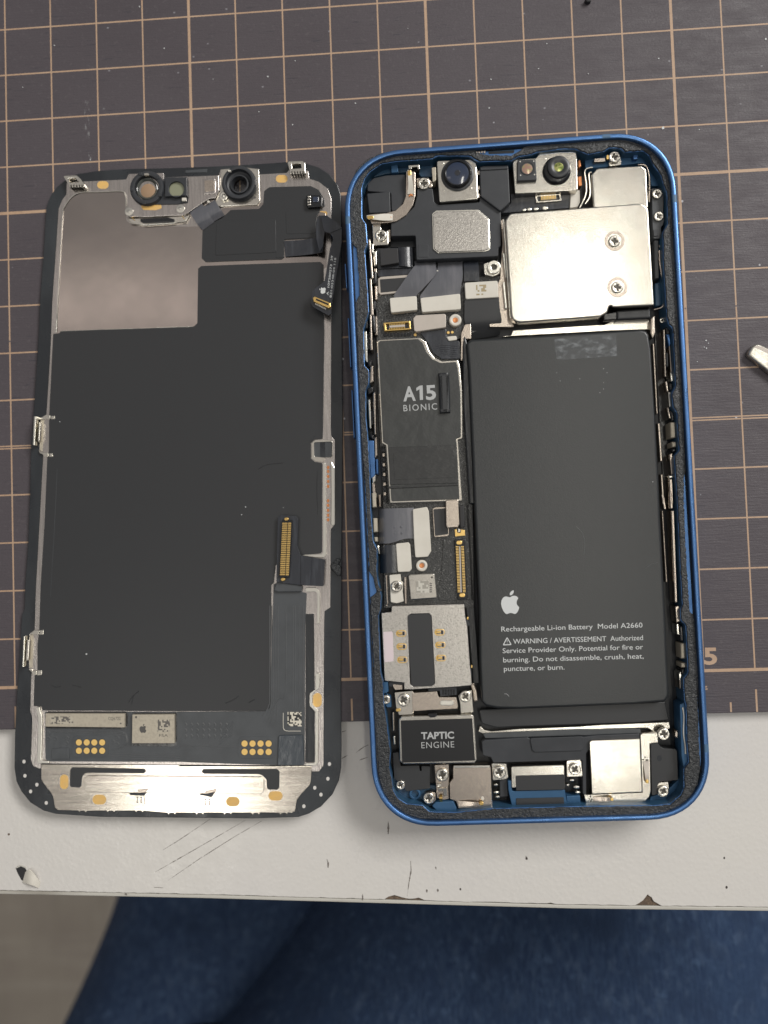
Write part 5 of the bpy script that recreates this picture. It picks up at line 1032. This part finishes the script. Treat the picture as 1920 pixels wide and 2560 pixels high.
# orange spots on the chassis
for cr, x, y, rx, ry, h in ((d1, 660, 325, 56, 38, 1.17), (d2, 965, 264, 58, 38, 1.17), (d2, 1375, 606, 40, 22, 1.17), (d4, 1364, 270, 41, 68, 1.17), (d3, 515, 1085, 41, 72, 1.27), (d3, 862, 1260, 68, 48, 1.27), (d4, 548, 1250, 65, 45, 1.27), (d4, 960, 1195, 68, 45, 1.27)):
    plate(D, 'orange_patch', cr, capsule(x, y, rx, ry), h - .1, h, 'kapton', DA, bev=.01)
# flex curls by the bracket
ribbon(D, 'flex_curl', d2, [((180, 510), (60, 600), 1.9), ((200, 545), (75, 628), 2.3), ((250, 620), (115, 690), 2.5), ((285, 670), (150, 735), 2.0), ((300, 690), (185, 772), 1.45)], 'flex_grey', DA)
ribbon(D, 'flex_curl', d2, [((305, 475), (190, 540), 1.9), ((325, 510), (205, 570), 2.4), ((365, 570), (245, 630), 2.4), ((400, 625), (285, 690), 1.5)], 'flex_grey', DA)
plate(D, 'curl_dot', d2, ell(240, 490, 14, 12, 10), 2.2, 2.6, 'pad_ivory', DA, bev=.05)
# sensor ribbon with its connector
ribbon(D, 'sensor_ribbon', d2, [((985, 880), (1000, 1035), 1.45), ((1150, 870), (1150, 1022), 1.6), ((1290, 850), (1290, 1005), 2.0), ((1340, 850), (1345, 995), 2.6), ((1375, 920), (1365, 985), 3.2)], 'flex_dark', DA)
ribbon(D, 'sensor_ribbon', d2, [((1340, 985), (1372, 930), 3.2), ((1305, 840), (1380, 850), 3.0), ((1310, 700), (1400, 720), 3.3), ((1325, 635), (1400, 632), 3.6), ((1355, 650), (1440, 650), 3.9), ((1385, 775), (1500, 690), 4.0), ((1440, 800), (1560, 750), 4.0)], 'flex_dark', DA)
RT = plate(D, 'sensor_ribbon_tail', d2, [(1380, 770), (1400, 640), (1450, 660), (1560, 745), (1556, 900), (1520, 1130), (1462, 1480), (1452, 1595), (1430, 1616), (1275, 1530), (1255, 1500), (1262, 1372), (1295, 1348), (1388, 1272), (1405, 1180), (1440, 960), (1478, 860), (1450, 800)], 3.75, 3.9, 'flex_dark', DA, r=.25, bev=.03)
wire(D, 'ribbon_edge', d2, [(1385, 776, 3.9), (1440, 800, 3.9), (1474, 858, 3.9), (1440, 960, 3.9)], .05, 'flex_grey', RT)
text(D, 'lettering', d2, 'A  107280273  29', (1426, 1416), (1472, 1025), 3.92, 'print_white', RT, cap=20, bold=.012)
text(D, 'lettering', d2, '821-03348-04 118', (1456, 1438), (1504, 1045), 3.92, 'print_white', RT, cap=20, bold=.012)
fruit_logo(D, d2, 1332, 1335, 1400, 1400, 3.92, 'print_white', RT, rot=-1.44)
RC = plate(D, 'ribbon_connector', d2, [(1270, 1440), (1290, 1425), (1445, 1490), (1450, 1530), (1430, 1540), (1280, 1475)], 3.85, 4.6, 'gold', RT, r=.12, bev=.1)
plate(D, 'connector_well', d2, [(1305, 1446), (1428, 1498), (1424, 1514), (1300, 1462)], 4.5, 4.63, 'black_gloss', RC, bev=0)
for i in range(9): plate(D, 'pin', d2, [(1298 + i * 12, 1490 + i * 6), (1304 + i * 12, 1493 + i * 6), (1302 + i * 12, 1508 + i * 6), (1296 + i * 12, 1505 + i * 6)], 3.85, 4.15, 'steel_bright', RC, bev=0)
# side clips, left
for cr, o1, o2, tabs in ((d6, [(198, 180), (222, 180), (205, 500), (184, 500)], [(255, 248), (270, 250), (258, 455), (242, 465), (240, 440)], [[(285, 190), (335, 160), (376, 168), (378, 210), (300, 216), (230, 212), (228, 192)], [(386, 176), (428, 174), (428, 212), (388, 214)], [(248, 548), (270, 575), (310, 582), (358, 584), (358, 628), (310, 632), (295, 600), (262, 588)], [(366, 590), (406, 588), (406, 628), (366, 630)]]),
                         (d7, [(112, 516), (126, 516), (114, 820), (100, 820)], [(148, 545), (172, 550), (160, 750), (140, 765), (134, 740)], [[(172, 495), (222, 455), (270, 458), (268, 498), (210, 500)], [(275, 456), (312, 454), (310, 500), (274, 502)], [(158, 838), (195, 842), (206, 858), (244, 858), (240, 900), (200, 898), (192, 868)], [(248, 852), (296, 852), (294, 900), (246, 904)]])):
    sc = plate(D, 'side_clip', cr, o1, .9, 2.6, 'steel_bright', DA, r=.08, bev=.08)
    plate(D, 'clip_leaf', cr, o2, .9, 2.2, 'steel', sc, r=.1, bev=.1)
    for t_ in tabs: plate(D, 'clip_tab', cr, t_, 1.1, 1.45, 'steel', sc, r=.1, bev=.06)
plate(D, 'clip_trough', d6, [(272, 212), (310, 214), (292, 575), (260, 545)], 1.0, 1.22, 'chip_beige', DA, r=.1, bev=.05)
plate(D, 'clip_trough', d7, [(178, 500), (212, 500), (202, 830), (170, 828)], 1.0, 1.22, 'chip_beige', DA, r=.1, bev=.05)
plate(D, 'clip_well', d6, [(222, 215), (272, 215), (258, 545), (205, 505)], .85, .97, 'cavity', DA, bev=0)
plate(D, 'clip_well', d7, [(128, 512), (178, 512), (168, 830), (116, 826)], .85, .97, 'cavity', DA, bev=0)
# lower left white channel
plate(D, 'white_channel', d3, [(240, 345), (275, 345), (278, 380), (298, 440), (296, 600), (288, 860), (310, 876), (362, 878), (364, 904), (255, 904), (245, 880), (258, 500), (250, 430), (240, 390)], 1.1, 1.5, 'steel_bright', DA, r=.15, bev=.1)
plate(D, 'white_channel', d4, [(1345, 10), (1382, 10), (1388, 60), (1380, 160), (1340, 190), (1318, 215), (1318, 310), (1370, 372), (1376, 400), (1370, 880), (1350, 904), (1245, 904), (1245, 880), (1330, 876), (1340, 860), (1342, 385), (1290, 330), (1284, 290), (1290, 205), (1345, 165)], 1.1, 1.5, 'steel_bright', DA, r=.15, bev=.08)
plate(D, 'white_channel', d5, [(715, 1830), (732, 1810), (840, 1808), (872, 1835), (886, 1880), (880, 2212), (850, 2212), (852, 1880), (838, 1858), (735, 1860)], 1.1, 1.5, 'steel_bright', DA, r=.2, bev=.08)
plate(D, 'white_channel', d5, [(680, 1458), (720, 1444), (900, 1440), (918, 1420), (916, 430), (948, 425), (955, 1440), (930, 1478), (830, 1475)], 1.1, 1.45, 'steel_bright', DA, r=.2, bev=.06)
plate(D, 'white_channel', d5, [(830, 176), (935, 172), (1020, 186), (1024, 200), (1022, 360), (1005, 372), (945, 375), (920, 425), (830, 412), (790, 380), (790, 212)], 1.1, 1.42, 'steel', DA, r=.3, bev=.06, holes=[(d5, [(818, 205), (1018, 195), (1020, 365), (945, 372), (822, 360)], .3)])
plate(D, 'slot_pane', d5, [(812, 200), (1022, 190), (1024, 368), (818, 366)], 1.1, 1.25, 'graphite_flex', DA, r=.2, bev=.02)
plate(D, 'slot_band', d5, [(885, 196), (940, 194), (945, 375), (888, 360)], 1.2, 1.31, 'bezel', DA, bev=.02)
SPR = plate(D, 'side_spring', d5, [(1000, 420), (1018, 415), (1050, 480), (1052, 1110), (1030, 1135), (1000, 1110), (1005, 800)], 1.1, 1.9, 'steel_bright', DA, r=.2, bev=.2)
for i, y in enumerate((480, 525, 580, 635, 690, 850, 900, 955, 1010, 1060)): plate(D, 'weld_dot', d5, ell(975, y, 15, 20, 10), 1.13, 1.19, 'copper', DA, bev=.02)
# flex board with traces, lower right and bottom
FX = solid(D, 'display_flex', [rounded(multi(D, [(d5, [(372, 1770), (420, 1760), (660, 1790), (690, 1860), (738, 1870), (722, 2200)]), (d4, [(1243, 60), (1240, 885), (980, 900), (500, 884)]), (d3, [(1659, 888), (360, 884), (330, 860), (325, 395), (1190, 392)]), (d4, [(0, 385), (850, 378), (900, 350), (912, 300), (912, 60)])], 1.3), .2, 2)], 1.1, 1.3, 'graphite_flex', DA, bev=.05)
plate(D, 'dark_strip', d4, [(1250, -560), (1330, -560), (1338, 180), (1285, 220), (1290, 320), (1338, 372), (1338, 868), (1246, 872)], 1.12, 1.22, 'battery_side', DA, r=.1, bev=.02)
def trace(pts, r_=.05, m='trace_grey', cr=d4, par=None): wire(D, 'flex_trace', cr, [(x, y, 1.31) for x, y in pts], r_ * 1.3, m, par or FX, n=5, sub=2)
for k, x in enumerate((905, 922, 940, 962, 985)): trace([(x, -640), (x, 200), (x - 6, 310), (x - 38 + k * 5, 380 + k * 20), (x - 70 + k * 6, 420 + k * 28)], .045 if k else .08)
for k, x in enumerate((1060, 1130, 1150, 1185, 1225)): trace([(x, -640), (x, 180), (x - (60 if k == 0 else 0), 250 if k == 0 else 330), (x - (110 if k == 0 else 10), 330 if k == 0 else 365), (x - (160 if k == 0 else 25), 440 if k == 0 else 380)], .05)
for i in range(5): trace([(560 - i * 5, 470 + i * 34), (500 - i * 5, 520 + i * 34), (450 - i * 8, 580 + i * 30)], .06)
for i in range(24): trace([(90 + (i % 8) * 56, 490 + (i // 8) * 55), (105 + (i % 8) * 56, 505 + (i // 8) * 55), (92 + (i % 8) * 56, 525 + (i // 8) * 55)], .08)
for i in range(9): trace([(50 + i * 70, 700 + (i % 3) * 18), (120 + i * 66, 698 + (i % 3) * 22)], .035)
trace([(0, 750), (40, 715), (300, 715), (560, 720)], .05)
for r_, s_ in ((0, 1), (16, .9), (32, .8)): trace([(340, 576 + r_ * .5), (700, 584 + r_ * .5), (1060, 584 + r_), (1130, 620 + r_), (1140 - r_, 720), (1060 - r_, 760), (960, 770)], .05, cr=d3)
for x, y in ((360, 600), (430, 655), (545, 650), (360, 655), (540, 700), (1040, 650), (1040, 710), (1090, 610), (1000, 690)):
    trace([(x - 18, y - 12), (x, y - 20), (x + 18, y), (x, y + 18), (x - 16, y + 8)], .07, cr=d3)
for i in range(3): trace([(980, 800 + i * 20), (1200, 812 + i * 20), (1500, 818 + i * 20), (1659, 822 + i * 20)], .04, cr=d3)
plate(D, 'soft_pad', d3, [(390, 755), (560, 748), (565, 860), (392, 866)], 1.28, 1.45, 'graphite_flex', FX, r=.25, bev=.08)
for cr, w_ in ((d3, [(345, 392), (1125, 392), (1148, 420), (1145, 540), (1115, 562), (335, 556)]), (d3, [(1190, 398), (1620, 396), (1632, 420), (1628, 720), (1600, 736), (1185, 730)])): plate(D, 'chip_well', cr, w_, 1.25, 1.33, 'black_gloss', FX, r=.25, bev=.01)
C1 = plate(D, 'driver_chip', d3, [(330, 410), (1112, 412), (1112, 548), (328, 540)], 1.2, 1.95, 'chip_beige', DA, r=.04, bev=.05)
plate(D, 'code_patch', d3, rect(374, 440, 604, 514), 1.9, 1.965, 'speckle_dark', C1, bev=0)
text(D, 'lettering', d3, 'CQ6722', (950, 474), (1072, 474), 1.965, 'print_dark', C1, cap=30)
plate(D, 'pin_dot', d3, ell(1073, 508, 8, n=10), 1.9, 1.965, 'print_dark', C1, bev=0)
C2 = plate(D, 'display_chip', d3, [(1188, 422), (1602, 420), (1604, 704), (1184, 704)], 1.2, 2.05, 'chip_beige', DA, r=.04, bev=.05)
fruit_logo(D, d3, 1256, 512, 1328, 602, 2.065, 'print_dark', C2)
plate(D, 'code_patch', d3, rect(1438, 470, 1560, 592), 2.0, 2.065, 'speckle_dark', C2, bev=0)
text(D, 'lettering', d3, 'FSA', (1452, 640), (1540, 640), 2.065, 'print_dark', C2, cap=28)
plate(D, 'pin_dot', d3, ell(1225, 446, 11, n=12), 2.0, 2.065, 'print_dark', C2, bev=0)
for cr, xs, ys, box in ((d3, (660, 737, 812, 890), (695, 777), (592, 630, 956, 842)), (d4, (661, 738, 815, 893), (690, 770), (596, 622, 958, 838))):
    pr = plate(D, 'pad_recess', cr, rect(*box), 1.2, 1.34, 'graphite_flex', FX, r=1.2, bev=.06)
    for y in ys:
        for x in xs:
            plate(D, 'pad_rim', cr, ell(x, y, 36, 37), 1.3, 1.352, 'battery_side', pr, bev=0)
            plate(D, 'gold_pad', cr, ell(x, y + 1, 30, 31), 1.3, 1.37, 'gold_matte', pr, bev=.02)
plate(D, 'code_patch', d4, [(1076, 385), (1210, 388), (1212, 525), (1076, 522)], 1.28, 1.325, 'speckle_white', FX, bev=0)
wire(D, 'white_corner', d4, [(1034, 395, 1.34), (1034, 520, 1.34), (1042, 555, 1.34), (1070, 568, 1.34), (1130, 570, 1.34), (1204, 570, 1.34)], .07, 'pad_ivory', FX)
TP = plate(D, 'black_tape', d4, [(988, 622), (1000, 612), (1222, 608), (1228, 700), (1236, 895), (1220, 902), (978, 904)], 1.28, 1.62, 'black_tape', DA, r=.15, bev=.12)
# connector flex
CX = plate(D, 'main_connector_flex', d5, [(418, 1035), (455, 1004), (615, 1018), (645, 1050), (632, 1350), (672, 1455), (942, 1500), (922, 1796), (670, 1782), (402, 1752)], 2.0, 2.25, 'flex_dark', DA, r=.25, bev=.04)
plate(D, 'flex_bend', d5, [(672, 1452), (795, 1476), (780, 1790), (668, 1782)], 2.2, 2.42, 'flex_dark', CX, r=.1, bev=.1)
plate(D, 'flex_support', d5, [(405, 1745), (668, 1780), (690, 1800), (682, 1856), (420, 1858), (375, 1840)], 1.3, 1.9, 'graphite_flex', CX, r=.2, bev=.15)
MC = plate(D, 'main_connector', d5, [(465, 1060), (580, 1062), (548, 1700), (428, 1695)], 2.2, 2.75, 'black_gloss', CX, r=.15, bev=.08)
V, F = [], []
for i in range(29):
    y = 1092 + i * 20.3; x = 468 - i * .95
    add_box(V, F, D, d5, rect(x, y, x + 56, y + 12), 2.7, 2.95); add_box(V, F, D, d5, rect(x + 64, y, x + 98, y + 13), 2.7, 2.95)
o = emit('pin_row', V, F, 'gold', MC, 0); o['kind'] = 'stuff'
for x, y in ((512, 1052), (474, 1720)): plate(D, 'anchor', d5, ell(x, y, 26, 20, 12), 2.3, 2.95, 'gold', MC, bev=.12)
# bottom plate
bp = multi(D, [(d3, [(287, 912), (1659, 922)]), (d4, [(0, 908), (1308, 908), (1302, 1050), (1288, 1092), (1215, 1168), (1165, 1235), (1148, 1340), (1120, 1360)])], 1.25)
row = []
for x in range(1080, -100, -270):
    row += [(x, 1358), (x - 10, 1378), (x - 22, 1362), (x - 60, 1362), (x - 72, 1380), (x - 84, 1360)]
bp += D.xy(d4, [(x, y - 2) for x, y in row], 1.25)
row = []
for x in range(1300, 460, -280):
    row += [(x, 1372), (x - 10, 1386), (x - 24, 1372), (x - 62, 1370), (x - 74, 1384), (x - 88, 1368)]
bp += D.xy(d3, row + [(452, 1364), (424, 1340), (405, 1230), (382, 1190), (312, 1100), (290, 1060)], 1.25)
BPL = solid(D, 'bottom_plate', [bp], .9, 1.25, 'steel_brushed', DA, bev=.05)
plate(D, 'black_window', d3, [(575, 965), (598, 940), (1308, 955), (1326, 978), (1304, 1000), (740, 995), (700, 1020), (690, 1060), (686, 1122), (670, 1140), (588, 1138), (570, 1118)], 1.2, 1.262, 'graphite', BPL, r=.25, bev=0)
plate(D, 'black_window', d4, [(244, 962), (264, 934), (975, 934), (1000, 960), (996, 1115), (975, 1136), (892, 1134), (876, 1112), (874, 1040), (838, 1000), (800, 985), (270, 982)], 1.2, 1.262, 'graphite', BPL, r=.25, bev=0)
plate(D, 'embossed_panel', N0, [(d3(712, 1050)), (d3(742, 1022)), (d4(820, 1010)), (d4(852, 1040)), (d4(848, 1155)), (d4(818, 1180)), (d3(740, 1190)), (d3(712, 1165))], 1.2, 1.42, 'steel_brushed', BPL, r=.5, bev=.12)
for cr, dk, bxx in ((d3, [(1158, 1198), (1232, 1198), (1245, 1165), (1345, 1155), (1320, 1190), (1305, 1222), (1162, 1218)], (1210, 1226, 1310, 1308)), (d4, [(215, 1182), (265, 1180), (290, 1150), (385, 1130), (380, 1158), (350, 1195), (345, 1210), (216, 1208)], (256, 1214, 350, 1286))):
    lt = plate(D, 'latch', cr, [dk[0], dk[1], dk[4], dk[5], dk[6]], 1.3, 1.62, 'bezel', BPL, r=.08, bev=.08)
    plate(D, 'latch_tongue', cr, [dk[1], dk[2], dk[3], dk[4]], 1.4, 1.56, 'steel_warm', lt, r=.08, bev=.06)
    pp = plate(D, 'latch_foot', cr, rect(*bxx), 1.2, 1.36, 'steel_brushed', BPL, r=.2, bev=.05)
    for i in range(2):
        for j in range(3): x, y = bxx[0] + 28 + i * 38, bxx[1] + 16 + j * 22; plate(D, 'weld_dot', cr, ell(x, y, 9, 7, 10), 1.34, 1.375, 'screw_slot', pp, bev=0)
# see-through holes in the corners of the glass frame
for cr, pts in ((d3, ((118, 885), (127, 1025), (245, 1113), (183, 1180), (338, 1293))), (d4, ((1480, 888), (1465, 1030), (1338, 1117), (1398, 1183), (1233, 1295)))):
    for x, y in pts: plate(D, 'corner_hole', cr, ell(x, y, 16, 19, 14), .85, .93, 'desk_white', DA, bev=.01)
# torn glue on the right edge
plate(D, 'adhesive_scrap', d5, [(992, 1570), (1040, 1520), (1065, 1490), (1105, 1490), (1108, 1530), (1090, 1545), (1118, 1590), (1112, 1685), (1070, 1675), (1040, 1640), (1005, 1610)], .88, 1.7, 'adhesive', DA, r=.2, bev=.3)
plate(D, 'top_label', d1, [(1475, 180), (1659, 168), (1690, 165), (1690, 200), (1475, 205)], .88, .96, 'graphite_flex', DA, bev=.02)
for cr, x, y, r_ in ((d7, 735, 692, 9), (d5, 62, 917, 6), (d5, 18, 1003, 6), (d5, 480, 925, 4), (d6, 484, 240, 5)):
    plate(D, 'dust_speck', cr, ell(x, y, r_, r_ * .8, 7), 1.33, 1.37, 'print_white', MS, bev=0)
